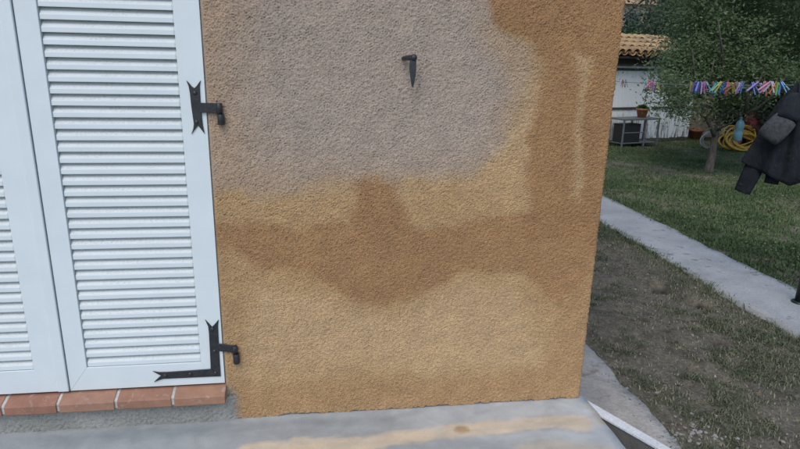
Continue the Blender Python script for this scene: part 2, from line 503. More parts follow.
# ------------------------------------------------------------------ terrace slab, kerb
tx = np.concatenate([[-7, -5, -3], np.arange(-1.6, .9751, .0125)]); ty = np.concatenate([[-6, -4, -2.5, -1.5, -1], np.arange(-.75, .0126, .0125)])
TX, TY = np.meshgrid(tx, ty, indexing='ij')
edge = .022 * fbm(TY[-1:] * 6, TY[-1:] * 0, 41) + .004
TXs = TX.copy(); TXs[-1] = 1.0 + (edge[0] - .015)
TZ = (fbm(TX * 5, TY * 5, 44) - .5) * .006 * (TX > -2) * (TY > -1.2) + .005 * sstep(-.03, .005, TY) * fbm(TX * 16, TX * 0, 46, 4) * (TX > -2)
def floor_poly(pts): return [onz(px, py, 0)[:2] for px, py in pts]
wx = TXs + (fbm(TX * 7, TY * 7, 51) - .5) * .09; wy = TY + (fbm(TX * 7 + 9, TY * 7, 53) - .5) * .06
tc = np.zeros(TX.shape + (3,)); tc[:] = (.335, .352, .352)
def paint(c, mask, colr):
    m = mask[..., None]; return c * (1 - m) + np.array(colr) * m
sd = poly_sd(wx, wy, floor_poly([(150, 470), (240, 449), (300, 440), (380, 434), (440, 424), (500, 420), (560, 416), (584, 417), (603, 424), (590, 430), (572, 431), (548, 429), (500, 434), (440, 438), (380, 447), (320, 470)]))
tc = paint(tc, sstep(-.016, .012, sd + .03 * (fbm(TX * 30, TY * 60, 58, 3) - .5)) * (.55 + .5 * fbm(TX * 5, TY * 34, 59)), (.64, .52, .37))
sd = poly_sd(wx, wy, floor_poly([(480, 470), (520, 446), (570, 440), (605, 446), (620, 470)]))
tc = paint(tc, sstep(-.03, .03, sd) * .55, (.50, .42, .31))
sd = poly_sd(wx, wy, floor_poly([(400, 412), (480, 404), (575, 399), (606, 420), (622, 447), (560, 438), (470, 440), (420, 425)]))
tc = paint(tc, sstep(-.05, .04, sd) * .55 * (sd > -9) * (1 - sstep(-.012, .016, poly_sd(wx, wy, floor_poly([(440, 424), (500, 420), (560, 416), (590, 420), (590, 434), (540, 433), (440, 438)])))), (.50, .51, .50))
sd = poly_sd(wx, wy, floor_poly([(455, 430), (462, 424), (474, 425), (476, 431), (466, 434)]))
tc = paint(tc, sstep(-.008, .012, sd) * .8, (.36, .23, .12))
sd = poly_sd(wx, wy, floor_poly([(585, 400), (600, 412), (612, 430), (604, 425), (590, 409)]))
tc = paint(tc, sstep(-.006, .008, sd) * .7, (.55, .43, .30))
sd = poly_sd(wx, wy, floor_poly([(-60, 440), (100, 434), (235, 424), (430, 411), (400, 419), (240, 432), (80, 444), (-60, 452)]))
tc = paint(tc, sstep(-.02, .02, sd) * .5, (.26, .285, .29))
tc *= (.78 + .30 * fbm(TX * 3, TY * 12, 57) + .14 * fbm(TX * 12 + TY * 9, TY * 45 - TX * 8, 60))[..., None]
nU, nV = TX.shape
top = np.stack([TXs, TY, TZ], -1)
P = np.concatenate([top, (top[-1:] - [0, 0, .34])], 0)
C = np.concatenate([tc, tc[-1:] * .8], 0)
# the front (towards the garden) side wall of the slab is the last row
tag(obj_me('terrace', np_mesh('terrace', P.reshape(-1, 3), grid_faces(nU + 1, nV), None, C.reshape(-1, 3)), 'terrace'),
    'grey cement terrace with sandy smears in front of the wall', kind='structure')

ka, kb = onz(600, 415, -.004), onz(660, 449, -.004)
kc, kd = onz(588, 400.5, -.004), onz(672, 449, -.004)
kb = ka + (kb - ka) * 2.2; kd = kc + (kd - kc) * 2.0
kc = kc + (kc - kd) * .012
root = empty('low_kerb', (ka[0], ka[1], G))
def rel(p, r): return Vector(p) - r.location
bm = bmesh.new()
inn = Vector((.006, .003, 0))
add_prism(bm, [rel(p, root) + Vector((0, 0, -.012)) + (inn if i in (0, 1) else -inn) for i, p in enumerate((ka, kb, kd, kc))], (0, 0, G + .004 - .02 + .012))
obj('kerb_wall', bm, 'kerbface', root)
bm = bmesh.new()
add_prism(bm, [rel(p, root) for p in (ka, kb, kd, kc)], (0, 0, -.0115), .0015)
obj('capping', bm, 'kerbtop', root)
tag(root, 'low slanting kerb with pale flat capping at the terrace corner', 'kerb')

# ================================================================== THE HOUSE
XR, XC = -0.500, 0.977                    # right edge of the shutter, house corner
house = empty('house', (0, 0, 0))
tag(house, 'house with ochre patched roughcast wall and white louvred shutters', 'house')
SP = .0024
ZT = 1.78
RAD = .012
zs = np.arange(-.004, ZT + 1e-6, SP)
us = np.concatenate([np.arange(XR, XC + .10, SP), np.arange(XC + .10, XC + 1.2, .012)])
nu, nv = len(us), len(zs)
U, Zg = np.meshgrid(us, zs, indexing='ij')
# relief: worms and lumps of a roughcast finish
def bandnoise(lo, hi, seed, aniso=1.0):
    n = np.random.default_rng(seed).standard_normal((1024, 1024))
    f = np.fft.fft2(n)
    kx = np.fft.fftfreq(1024, SP)[:, None]; ky = np.fft.fftfreq(1024, SP)[None, :] * aniso
    k = np.hypot(kx, ky) + 1e-9
    wv = 1 / k
    f *= np.exp(-((np.log(wv) - math.log(math.sqrt(lo * hi))) / (.5 * math.log(hi / lo))) ** 2)
    o = np.fft.ifft2(f).real
    o /= o.std()
    i = np.round((us - us[0]) / SP).astype(int) % 1024
    return o[np.ix_(i, np.arange(nv))]
b1 = bandnoise(.0068, .0115, 1); b2 = bandnoise(.013, .03, 2); b3 = bandnoise(.05, .2, 3); b4 = bandnoise(.005, .007, 4)
relief = .0005 * b1 + .0006 * b2 + .0005 * b3 + .0005 * b4 - .0015 * np.clip(-b1 - .8, 0, 2)
grain = np.clip(-b1 - .7, 0, 1.5)
edge_fade = sstep(0, .012, U - XR)
relief = relief * edge_fade
# the wall's foot: ragged where the render stops above the terrace
t = U - (XC - RAD)
ang = np.clip(t / RAD, 0, math.pi / 2)
past = np.clip(t - RAD * math.pi / 2, 0, None)
px = np.where(t <= 0, U, XC - RAD + RAD * np.sin(ang))
py = np.where(t <= 0, 0.0, RAD - RAD * np.cos(ang) + past)
nx = np.where(t <= 0, 0, np.sin(ang)); ny = np.where(t <= 0, -1, -np.cos(ang))
VX = px + nx * relief; VY = py + ny * relief
# ---- stains: fresh colour wash over old grey render (outlines in photo pixels, laid on the wall)
Wx = U + (fbm(U * 9, Zg * 9, 61, 4) - .5) * .09; Wz = Zg + (fbm(U * 9 + 31, Zg * 9, 63, 4) - .5) * .09
def wall_mask(pts, soft, amt=1.0):
    return sstep(-soft, soft, poly_sd(Wx, Wz, [onwall(*p) for p in pts])) * amt
TAN, GREY, WET, PINK = (.595, .395, .212), (.495, .400, .325), (.435, .245, .118), (.515, .375, .262)
c = np.zeros(U.shape + (3,)); c[:] = TAN
# band of warm ochre wash everywhere below the grey field
c = paint(c, wall_mask([(190, 200), (240, 192), (330, 184), (420, 195), (520, 190), (700, 190), (700, 320), (190, 320)], .08, .30), (.52, .315, .148))
# old grey field and its pinker left side
c = paint(c, wall_mask([(150, -120), (486, -120), (488, 0), (498, 28), (528, 52), (526, 84), (514, 108), (506, 138), (486, 163), (440, 171), (385, 178), (330, 183), (280, 192), (190, 196)], .035), PINK)
c = paint(c, wall_mask([(265, -120), (480, -120), (484, 0), (500, 40), (516, 75), (504, 110), (494, 140), (460, 164), (380, 172), (310, 172), (250, 150), (238, 60)], .11), GREY)
c = paint(c, wall_mask([(480, 28), (530, 50), (535, 120), (520, 150), (500, 140), (505, 90)], .05, .55), (.56, .39, .235))
# soaked, darker wash: the top right column
c = paint(c, wall_mask([(488, -120), (488, 4), (497, 26), (530, 48), (540, 78), (532, 120), (530, 170), (536, 205), (520, 236), (720, 260), (760, -120)], .022, .88), (.415, .23, .108))
c = paint(c, wall_mask([(530, 60), (560, 40), (560, 210), (535, 200)], .05, .35), (.48, .285, .140))
# dry streak near the corner
c = paint(c, wall_mask([(577, 48), (587, 55), (586, 110), (580, 160), (577, 200), (569, 195), (574, 150), (579, 100)], .02, .85), (.57, .39, .21))
# soaked horizontal band with drips
c = paint(c, wall_mask([(190, 228), (240, 226), (300, 222), (350, 222), (356, 186), (366, 180), (392, 182), (402, 205), (404, 224), (430, 234), (500, 214), (540, 206), (720, 206), (720, 262), (592, 262), (577, 292), (560, 306), (543, 300), (524, 274), (500, 268), (440, 281), (412, 298), (384, 306), (362, 301), (330, 284), (280, 271), (240, 258), (190, 250)], .026, .84), WET)
c = paint(c, wall_mask([(360, 184), (392, 184), (400, 210), (400, 250), (372, 250), (360, 215)], .035, .4), (.38, .21, .105))
# the paler plume under it
c = paint(c, wall_mask([(260, 285), (330, 300), (390, 320), (440, 290), (510, 282), (530, 330), (540, 365), (420, 372), (250, 360)], .055, .8), (.665, .455, .258))
# darker foot and right edge
c = paint(c, wall_mask([(190, 385), (300, 380), (420, 376), (540, 368), (556, 300), (600, 260), (720, 260), (700, 470), (190, 470)], .05, .55), (.49, .29, .142))
c = paint(c, wall_mask([(215, 250), (236, 250), (242, 330), (250, 420), (215, 420)], .03, .4), (.47, .285, .145))
# bare grey render next to the sill
c = paint(c, wall_mask([(190, 380), (226, 383), (233, 400), (240, 425), (190, 430)], .03, .85), (.40, .37, .31))
c *= (.96 + .22 * fbm(U * 3.5, Zg * 3.5, 71))[..., None]
foot = -.004 + .020 * np.clip(fbm(U * 11, U * 0, 66, 5) - .25, 0, 1) + .010 * vnoise(U * 90, U * 0, 68)
Zg = np.maximum(Zg, foot)
me = np_mesh('wall', np.stack([VX, VY, Zg], -1).reshape(-1, 3), grid_faces(nu, nv), None, c.reshape(-1, 3))
obj_me('wall', me, 'stucco', house, smooth=True)
M['stucco_plain'] = mat_cement('old_grey_roughcast', (.33, .27, .215), (.44, .355, .29), 4, .95, .006, 160)
M['undersill'] = mat_cement('grey_undersill_render', (.34, .335, .305), (.48, .47, .43), 7, .95, .008, 190)
XL = -1.648; ZS = .152; ZH = 2.02             # shutter opening
HT = 2.75
# the rest of the front wall and the end wall (thin seams are closed by the thickness behind)
box('wall_panel', 'stucco_plain', house, XR - .004, XC - .003, .004, .30, ZT - .002, HT)
box('wall_panel', 'stucco_plain', house, XL - 4.0, XL, .0, .30, -.30, HT)
box('wall_panel', 'stucco_plain', house, XL, XR - .0045, .0, .30, ZH, HT)
box('wall_panel', 'stucco_plain', house, XR - .002, XC - .006, .008, .30, -.30, ZT - .004)
box('end_wall', 'stucco_plain', house, XC - .30, XC - .001, 1.19, 7.5, -.34, HT)
box('end_wall', 'stucco_plain', house, XC - .30, XC - .008, .302, 1.188, -.34, HT)
box('end_wall', 'stucco_plain', house, XC - .30, XC - .001, .302, 1.188, ZT, HT - .001)
# grey rendered apron under the sill, with relief
zz = np.arange(-.02, .112, .004); uu = np.arange(XL - .02, XR + .045, .004)
UU, ZZ = np.meshgrid(uu, zz, indexing='ij')
i = np.clip((np.arange(len(uu)) * .004 / SP).astype(int), 0, nu - 1)
j = np.clip((np.arange(len(zz)) * .004 / SP).astype(int), 0, nv - 1)
AY = -.0085 - .0011 * b1[np.ix_(i, j)] - .001 * b2[np.ix_(i, j)] + .0125 * sstep(.0, .045, UU - XR + .012 * (fbm(ZZ * 40, ZZ * 0, 77) - .5))
Pp = np.stack([UU, AY, ZZ], -1)
Pp = np.concatenate([Pp, Pp[-1:] + [0.002, .03, 0]], 0)
obj_me('sill_apron', np_mesh('sill_apron', Pp.reshape(-1, 3), grid_faces(len(uu) + 1, len(zz))), 'undersill', house, smooth=True)
# roof, above the frame
bm = bmesh.new()
ov = .22
for s in (0, 1):
    pass
add_prism(bm, [(XL - 4.2, -ov, HT), (XL - 4.2, 3.75, HT + 1.25), (XL - 4.2, 7.5 + ov, HT), (XL - 4.2, 7.5 + ov, HT - .1), (XL - 4.2, 3.75, HT + 1.12), (XL - 4.2, -ov, HT - .1)], (4.2 - XL + XC + .15 + .0, 0, 0))
obj('roof', bm, 'rooftile', house)

# ---- sill tiles
sill = empty('window_sill', (0, 0, 0), parent=house)
SX = [-1.72, -1.497, -1.292, -1.103, -.899, -.693, -.494]
prof = [(.03, .158), (-.004, .1565), (-.046, .141), (-.050, .136), (-.0495, .106), (-.046, .102), (.03, .106)]
for a, b in zip(SX, SX[1:]):
    w_ = b - a - .011
    bm = bmesh.new()
    add_prism(bm, [(-w_ / 2, y, z) for y, z in prof], (w_, 0, 0))
    bmesh.ops.bevel(bm, geom=[e for e in bm.edges if abs(e.verts[0].co.x) > w_ / 2 - 1e-4 and abs(e.verts[1].co.x - e.verts[0].co.x) < 1e-4 and not e.is_contiguous is False], offset=.0012, segments=1, affect='EDGES')
    o = obj('tile', bm, 'terracotta', sill, loc=((a + b) / 2, random.uniform(-.0015, .0015), random.uniform(-.001, .001)))
    o.rotation_euler = (random.uniform(-.01, .01), random.uniform(-.004, .004), random.uniform(-.006, .006))
for x in SX[1:-1]:
    bm = bmesh.new()
    add_prism(bm, [(x - .009, y * .93 + .0015, .131 + (z - .131) * .9) for y, z in prof], (.018, 0, 0))
    obj('mortar_joint', bm, 'mortar', sill)
bm = bmesh.new(); add_box(bm, XL - .05, XR + .0, -.030, .03, .096, .1025); obj('mortar_bed', bm, 'mortar', sill)

# ---- shutters
FY = -.001                       # front plane of the frames
TH = .030
Z0, Z1 = .1645, 2.00
PIT = .0387
def mitred(x0, x1, z0, z1, wl, wr, wb, wt):
    """left stile, right stile, bottom rail, top rail outlines of one leaf"""
    return ('stile', [(x0, z0), (x0 + wl, z0 + wb), (x0 + wl, z1 - wt), (x0, z1)]), \
           ('stile', [(x1, z1), (x1 - wr, z1 - wt), (x1 - wr, z0 + wb), (x1, z0)]), \
           ('rail', [(x1, z0), (x1 - wr, z0 + wb), (x0 + wl, z0 + wb), (x0, z0)]), \
           ('rail', [(x0, z1), (x0 + wl, z1 - wt), (x1 - wr, z1 - wt), (x1, z1)])
def inset(poly, d):
    c = np.mean(poly, 0); out = []
    n = len(poly); P = np.array(poly)
    area = sum(P[i][0] * P[(i + 1) % n][1] - P[(i + 1) % n][0] * P[i][1] for i in range(n))
    s = 1 if area > 0 else -1
    for i in range(n):
        e0 = P[i] - P[i - 1]; e1 = P[(i + 1) % n] - P[i]
        e0 = e0 / np.hypot(*e0); e1 = e1 / np.hypot(*e1)
        n0 = np.array([-e0[1], e0[0]]) * s; n1 = np.array([-e1[1], e1[0]]) * s
        out.append(P[i] + d * (n0 + n1) / (1 + n0 @ n1))
    return out
def slat_mesh(w_, name):
    # y towards the room, z up: flat nose, sloping dusty top
    pr = [(.0005, .0), (.0, .002), (-.0002, .0150), (.0006, .0178), (.0030, .0200), (.0215, .0405), (.0225, .0395), (.0225, .0270), (.0030, .0006)]
    bm = bmesh.new()
    n = len(pr)
    xs_ = [-w_ / 2, -w_ / 2 + .004, w_ / 2 - .004, w_ / 2]
    rows = []
    for q, x in enumerate(xs_):
        sh = .0022 if q in (0, 3) else 0
        rows.append([bm.verts.new((x, y + sh * (1 if y < .01 else 0), z - (sh * .6 if .014 < z < .021 else 0))) for y, z in pr])
    for a, b in zip(rows, rows[1:]):
        for k in range(n): bm.faces.new((a[k], b[k], b[(k + 1) % n], a[(k + 1) % n]))
    bm.faces.new(rows[0]); bm.faces.new(rows[-1][::-1])
    bmesh.ops.recalc_face_normals(bm, faces=bm.faces[:])
    me = bpy.data.meshes.new(name); bm.to_mesh(me); bm.free(); me.materials.append(M['slat'])
    return me
def shutter(label, x0, x1, wl, wr):
    s = empty('shutter', (0, 0, 0), parent=house)
    s['label'] = label
    wb = .094
    for nm, pl in mitred(x0, x1, Z0, Z1, wl, wr, wb, .09):
        bm = bmesh.new()
        add_prism(bm, [(x, FY, z) for x, z in inset(pl, .00012)], (0, TH, 0), .0011)
        obj(nm, bm, 'shutter', s)
    zi0, zi1 = Z0 + wb, Z1 - .09
    w_ = (x1 - wr) - (x0 + wl) - .002
    me = slat_mesh(w_, 'slat')
    n = int((zi1 - zi0) / PIT)
    for k in range(n):
        o = obj_me('slat', me, None, s, loc=((x0 + wl + x1 - wr) / 2 + random.uniform(-.0006, .0006), FY + .0045 + random.uniform(-.0004, .0004), zi0 + .002 + k * PIT))
        o.rotation_euler = (random.uniform(-.02, .02), random.uniform(-.0012, .0012), 0)
    box('back_panel', 'black', s, x0 + wl - .004, x1 - wr + .004, FY + TH - .0025, FY + TH - .0005, zi0 - .004, zi1 + .004)
    return s
XM = -1.073
shR = shutter('right-hand shutter leaf with black iron hinges', XM + .0015, XR - .0045, .069, .084)
shL = shutter('left-hand shutter leaf with overlapping edge strip', XL + .0045, XM - .0025, .084, .112)
# cover strip of the left leaf
bm = bmesh.new(); add_box(bm, -1.113, XM - .0022, FY - .0065, FY - .0002, Z0 + .001, Z1 - .001, .002); obj('edge_strip', bm, 'shutter', shL)
bm = bmesh.new(); add_box(bm, XL + .006, XR - .006, .055, .06, ZS - .05, ZH + .03); obj('window_backing', bm, 'black', house)
for x in (XL, XR - .001):
    s_ = 1 if x == XL else -1
    bm = bmesh.new(); add_box(bm, min(x, x + s_ * .0012), max(x, x + s_ * .0012), .001, .08, ZS - .05, ZH); obj('reveal', bm, 'stucco_plain', house)

# ---- ironwork on the right leaf
YP = FY - .0042
def iron_plate(parent, name, pts, off, sc, th=.004):
    bm = bmesh.new()
    P = [ony(off[0] + x / sc, off[1] + y / sc, YP) for x, y in pts]
    add_prism(bm, [tuple(p) for p in P], (0, th, 0), .0009)
    return obj(name, bm, 'iron', parent)
def dome(parent, name, p, r, h, y0):
    bm = bmesh.new()
    bmesh.ops.create_uvsphere(bm, u_segments=12, v_segments=6, radius=r)
    for v in bm.verts: v.co.y *= h / r
    return obj(name, bm, 'iron', parent, True, loc=(p[0], y0, p[2]))
o1, s1 = (180, 70), 6.417
plate = iron_plate(shR, 'hinge_strap', [(40, 66), (58, 84), (76, 106), (92, 116), (106, 102), (120, 82), (132, 66), (126, 100), (127, 130), (131, 205), (138, 275), (142, 318), (147, 360), (158, 410), (138, 384), (116, 356), (94, 384), (72, 412), (84, 380), (88, 345), (80, 290), (70, 220), (63, 150), (55, 105)], o1, s1)
for q in ((95, 148), (106, 334)):
    dome(plate, 'bolt', ony(o1[0] + q[0] / s1, o1[1] + q[1] / s1, YP), .0075, .0045, YP - .0002)
def hinge_arm(parent, off, sc, arm, kx, kz0, kz1, pz1):
    P = [ony(off[0] + x / sc, off[1] + y / sc, YP - .005) for x, y in arm]
    bm = bmesh.new(); add_prism(bm, [tuple(p) for p in P], (0, .0045, 0), .0008)
    obj('hinge_arm', bm, 'iron', parent)
    a = ony(off[0] + kx / sc, off[1] + kz0 / sc, YP - .006); b = ony(off[0] + kx / sc, off[1] + kz1 / sc, YP - .006); d_ = ony(off[0] + kx / sc, off[1] + pz1 / sc, YP - .006)
    x = a[0]
    tube('hinge_knuckle', 'iron', parent, [(x, YP - .006, a[2]), (x, YP - .006, a[2] - .0008), (x, YP - .006, b[2])], [.0085, .0098, .0098], 14)
    # the pintle stands on a spike driven into the wall
    p = empty('pintle', (0, 0, 0), parent=house)
    xp = x + .003
    tube('pin', 'iron', p, [(xp, YP - .006, b[2] - .0006), (xp, YP - .006, b[2] - .002), (xp, YP - .006, d_[2] + .002), (xp, YP - .006, d_[2])], [.0112, .0122, .0122, .0105], 14)
    bm = bmesh.new(); add_box(bm, xp - .002, xp + .0105, YP - .004, .03, d_[2] + .004, b[2] - .008, .001); obj('spike', bm, 'iron', p)
hinge_arm(shR, o1, s1, [(122, 210), (236, 212), (236, 276), (128, 274)], 251, 212, 283, 352)
o2, s2 = (140, 310), 5.61
plate2 = iron_plate(shR, 'corner_strap', [(365, 55), (384, 74), (404, 96), (423, 76), (440, 55), (437, 90), (441, 180), (447, 290), (453, 373), (300, 380), (130, 388), (104, 396), (78, 406), (100, 384), (117, 369), (94, 358), (70, 345), (106, 350), (150, 349), (270, 341), (396, 332), (392, 240), (386, 130), (382, 95)], o2, s2)
for q in ((405, 108), (418, 232), (423, 355), (281, 361), (141, 370)):
    dome(plate2, 'bolt', ony(o2[0] + q[0] / s2, o2[1] + q[1] / s2, YP), .008, .0045, YP - .0002)
hinge_arm(shR, o2, s2, [(438, 190), (522, 200), (522, 240), (444, 232)], 532, 202, 246, 300)

# ---- shutter holdback on the wall
hb = empty('shutter_holdback', (.175, 0, 1.402))
tag(hb, 'black iron shutter holdback sticking out of the grey render', 'shutter catch')
h = np.array([.199, -.058, 1.403])
def R_(p): return Vector(p) - hb.location
bm = bmesh.new()
add_tube(bm, [R_((.172, .012, 1.401)), R_((.176, -.012, 1.402)), R_((.184, -.030, 1.403)), R_((.197, -.052, 1.404)), R_((.203, -.058, 1.404))], [.0065, .0075, .0085, .0105, .0100], 10)
obj('spike', bm, 'iron', hb, True)
bm = bmesh.new()
tp = [(-.0105, .0), (.0108, .0), (.0112, -.028), (.0095, -.052), (.0062, -.070), (.002, -.092), (-.0035, -.090), (-.0075, -.066), (-.0118, -.042), (-.0125, -.022)]
add_prism(bm, [R_((.1995 + x, -.064 - .004 * (z < -.03), 1.398 + z)) for x, z in tp], (0, .007, 0), .0018)
obj('tongue', bm, 'iron', hb)
bm = bmesh.new(); bmesh.ops.create_uvsphere(bm, u_segments=14, v_segments=8, radius=.0118)
obj('pivot', bm, 'iron', hb, True, loc=R_((.2015, -.060, 1.4045)))

# ================================================================== SHED
SD = np.array(onz(612, 144, G)); SE = np.array(onz(690, 140.2, G))
dirx = (SE - SD); dirx[2] = 0; Lw = float(np.hypot(*dirx[:2])); rz = math.atan2(dirx[1], dirx[0])
shed = empty('shed', (SD[0], SD[1], G - .02), rz)
tag(shed, 'shed with flaking white double doors under an old canal tile roof', 'shed')
W0 = -1.9                        # how far it runs on behind the house corner
WE = Lw
H_E = 1.93                       # eave height
box('wall', 'shedwall', shed, W0, WE, .10, 1.5, 0, H_E - .22)
box('lintel', 'darkwood', shed, W0, WE, .04, .12, H_E - .22, H_E - .02)
n_leaf = ((-1.07, .0, .0), (-.0, 1.02, 0), (1.035, WE - .05, 0))
xdoor = [W0 + .05, -.40, .97, WE - .05]
xdoor = [-.42, 1.0, WE - .04]
for a, b in zip(xdoor, xdoor[1:]):
    d = empty('door', (a, 0, 0), parent=shed)
    d['label'] = 'white plank door with peeling paint'
    n = max(3, round((b - a) / .125)); pw = (b - a - .02) / n
    for k in range(n):
        bm = bmesh.new(); add_box(bm, -pw / 2 + .002, pw / 2 - .002, -.012, .012, .10, H_E - .26, .003)
        obj('plank', bm, 'door', d, loc=(.01 + pw * (k + .5), .045 + random.uniform(-.003, .003), random.uniform(-.01, .01)))
    for z in (.78, 1.60):
        bm = bmesh.new(); add_box(bm, .05, b - a - .05, -.018, .010, z - .025, z + .025, .003); obj('strap', bm, 'darkwood', d, loc=(0, .03, 0))
bm = bmesh.new(); add_box(bm, .93, .99, -.01, .0, 1.24, 1.32, .003); obj('latch', bm, 'iron', shed, loc=(0, .02, 0))
# canal tiles, one by one
def canal_tile_mesh(up, L=.44, r0=.088, r1=.072):
    bm = bmesh.new(); seg = 7; t_ = .012
    def ring(r, y):
        return [bm.verts.new((r * math.cos(a), y, r * math.sin(a) * up)) for a in [math.pi * j / seg for j in range(seg + 1)]]
    o0, o1_, i0, i1 = ring(r0, 0), ring(r1, L), ring(r0 - t_, 0), ring(r1 - t_, L)
    for j in range(seg):
        bm.faces.new((o0[j], o0[j + 1], o1_[j + 1], o1_[j])); bm.faces.new((i0[j], i1[j], i1[j + 1], i0[j + 1]))
        bm.faces.new((o0[j], i0[j], i0[j + 1], o0[j + 1]))
    bmesh.ops.recalc_face_normals(bm, faces=bm.faces[:])
    me = bpy.data.meshes.new('roof_tile'); bm.to_mesh(me); bm.free(); me.materials.append(M['rooftile']); return me
slope = math.radians(15)
roof = empty('roof', (0, -.28, H_E - .02), parent=shed)
roof.rotation_euler = (slope, 0, 0)
mu, md = canal_tile_mesh(1), canal_tile_mesh(-1)
bm = bmesh.new(); add_box(bm, W0 - .05, WE + .2, .02, 1.75, -.10, -.065); obj('roof_boarding', bm, 'darkwood', roof)
ncol = int((WE + .25 - W0) / .2)
for k in range(ncol):
    for r in range(4):
        for m_, dx, dz in ((md, .1, .075), (mu, 0, .045)):
            o = obj_me('roof_tile', m_, None, roof, True, loc=(W0 + k * .2 + dx + random.uniform(-.008, .008), r * .39 + random.uniform(-.015, .015), dz - .03 + random.uniform(-.004, .004)))
            o.rotation_euler = (math.radians(-1.6) + random.uniform(-.01, .01), 0, random.uniform(-.03, .03))

# ---- beige garden wall beyond the tree
gw = empty('garden_wall', (SE[0], SE[1] + .35, G - .02), rz)
tag(gw, 'low beige rendered garden wall between the shed and the tree', 'wall')
xs_ = np.linspace(.02, 9, 120); pts_t = 1.18 + (fbm(xs_ * 2, xs_ * 0, 81) - .5) * .06
bm = bmesh.new()
add_prism(bm, [(float(x), 0, float(z)) for x, z in zip(xs_, pts_t)] + [(9, 0, 0), (.02, 0, 0)], (0, .18, 0))
obj('wall_body', bm, 'gardenwall', gw)

# ---- metal stand in front of the doors, pot, box
tb = onz(632, 145.5, G)
stand = empty('metal_table', (tb[0], tb[1], G - .005), rz)
tag(stand, 'grey metal table with open frame in front of the shed doors', 'table')
TW, TD, THt = 1.0, .42, .60
for x in (-TW / 2, -.02 + .12, TW / 2 - .03):
    for y in (-TD / 2, TD / 2 - .03):
        box('leg', 'steel', stand, x, x + .03, y, y + .03, 0, THt - .035, .003)
box('tabletop', 'steel', stand, -TW / 2 - .02, TW / 2 + .02, -TD / 2 - .01, TD / 2 + .01, THt - .034, THt, .004)
box('shelf', 'steel', stand, -TW / 2 + .031, TW / 2 - .031, -TD / 2 + .035, TD / 2 - .035, .075, .093, .003)
box('crossbar', 'steel', stand, -TW / 2 + .031, .099, -TD / 2 + .004, -TD / 2 + .024, .30, .32, .002)
crate = empty('plastic_crate', (tb[0] - .20 * math.cos(rz), tb[1] - .20 * math.sin(rz), G + .090), rz)
bm = bmesh.new()
for a in ((-.25, .25, -.125, -.113, .0, .36), (-.25, .25, .113, .125, .0, .36), (-.25, -.238, -.1125, .1125, .0, .36), (.238, .25, -.1125, .1125, .0, .36), (-.2375, .2375, -.1125, .1125, .001, .012)):
    add_box(bm, *a)
obj('crate_body', bm, 'black', crate)
bm = bmesh.new(); add_box(bm, -.258, .258, -.133, .133, .3605, .385, .006); obj('lid', bm, 'black', crate)
tag(crate, 'black plastic crate stored under the metal table', 'crate')

def leaf_quads(C, D, L, Wd, rnd, fold=.25, face=None):
    """diamond leaves: centre C, direction D (unit), length L, width Wd"""
    n = len(C)
    A = rng.standard_normal((n, 3)) if face is None else face + .55 * rng.standard_normal((n, 3)); Sd = np.cross(D, A); Sd /= np.linalg.norm(Sd, axis=1, keepdims=True) + 1e-9
    N = np.cross(D, Sd)
    L = np.broadcast_to(np.asarray(L, float), (n,))[:, None]; Wd = np.broadcast_to(np.asarray(Wd, float), (n,))[:, None]
    base = C - D * L * .5; tip = C + D * L * .5 - N * L * .08
    a = C + Sd * Wd * .5 + N * Wd * fold - D * L * .06; b = C - Sd * Wd * .5 + N * Wd * fold - D * L * .06
    V = np.stack([base, a, tip, b], 1).reshape(-1, 3)
    Fq = np.arange(n * 4).reshape(n, 4)
    return V, Fq, np.repeat(rnd, 4)
def leaf_obj(name, parts, mat, parent=None):
    V = np.concatenate([p[0] for p in parts]); k = 0; Fs = []
    for p in parts: Fs.append(p[1] + k); k += len(p[0])
    return obj_me(name, np_mesh(name, V, np.concatenate(Fs), {'rnd': np.concatenate([p[2] for p in parts])}), mat, parent)
def unit(v): return v / (np.linalg.norm(v, axis=-1, keepdims=True) + 1e-9)

pp = ony(643.5, 113, tb[1])
potL = Vector((tb[0] + .17 * math.cos(rz), tb[1] + .17 * math.sin(rz), G - .005 + THt))
pot = empty('potted_plant', potL)
tag(pot, 'small green plant in a clay pot on the metal table', 'potted plant')
bm = bmesh.new(); add_lathe(bm, [(.085, .002), (.118, .15), (.135, .152), (.138, .19), (.122, .19), (.115, .165)], 18); obj('pot', bm, 'clay', pot, True)
n = 420
d = unit(rng.standard_normal((n, 3)) + [0, 0, .8]); Cc = d * rng.uniform(.02, .12, (n, 1)) * [1.15, 1.15, .75] + [0, 0, .185]
parts = [leaf_quads(Cc, d, .05, .02, rng.uniform(0, 1, n))]
st = [(.02, 0, .18), (.03, .01, .32), (.05, .0, .46), (.04, -.01, .62)]
m_ = 46; tt = rng.uniform(.3, 1, m_); Cs = np.stack([.03 + .01 * tt, 0 * tt, .18 + .44 * tt], 1) + rng.standard_normal((m_, 3)) * .035
parts.append(leaf_quads(Cs, unit(rng.standard_normal((m_, 3)) + [0, 0, .4]), .07, .03, rng.uniform(0, 1, m_)))
leaf_obj('foliage', parts, 'leafD', pot)
tube('stem', 'darkbark', pot, st, .006, 6)

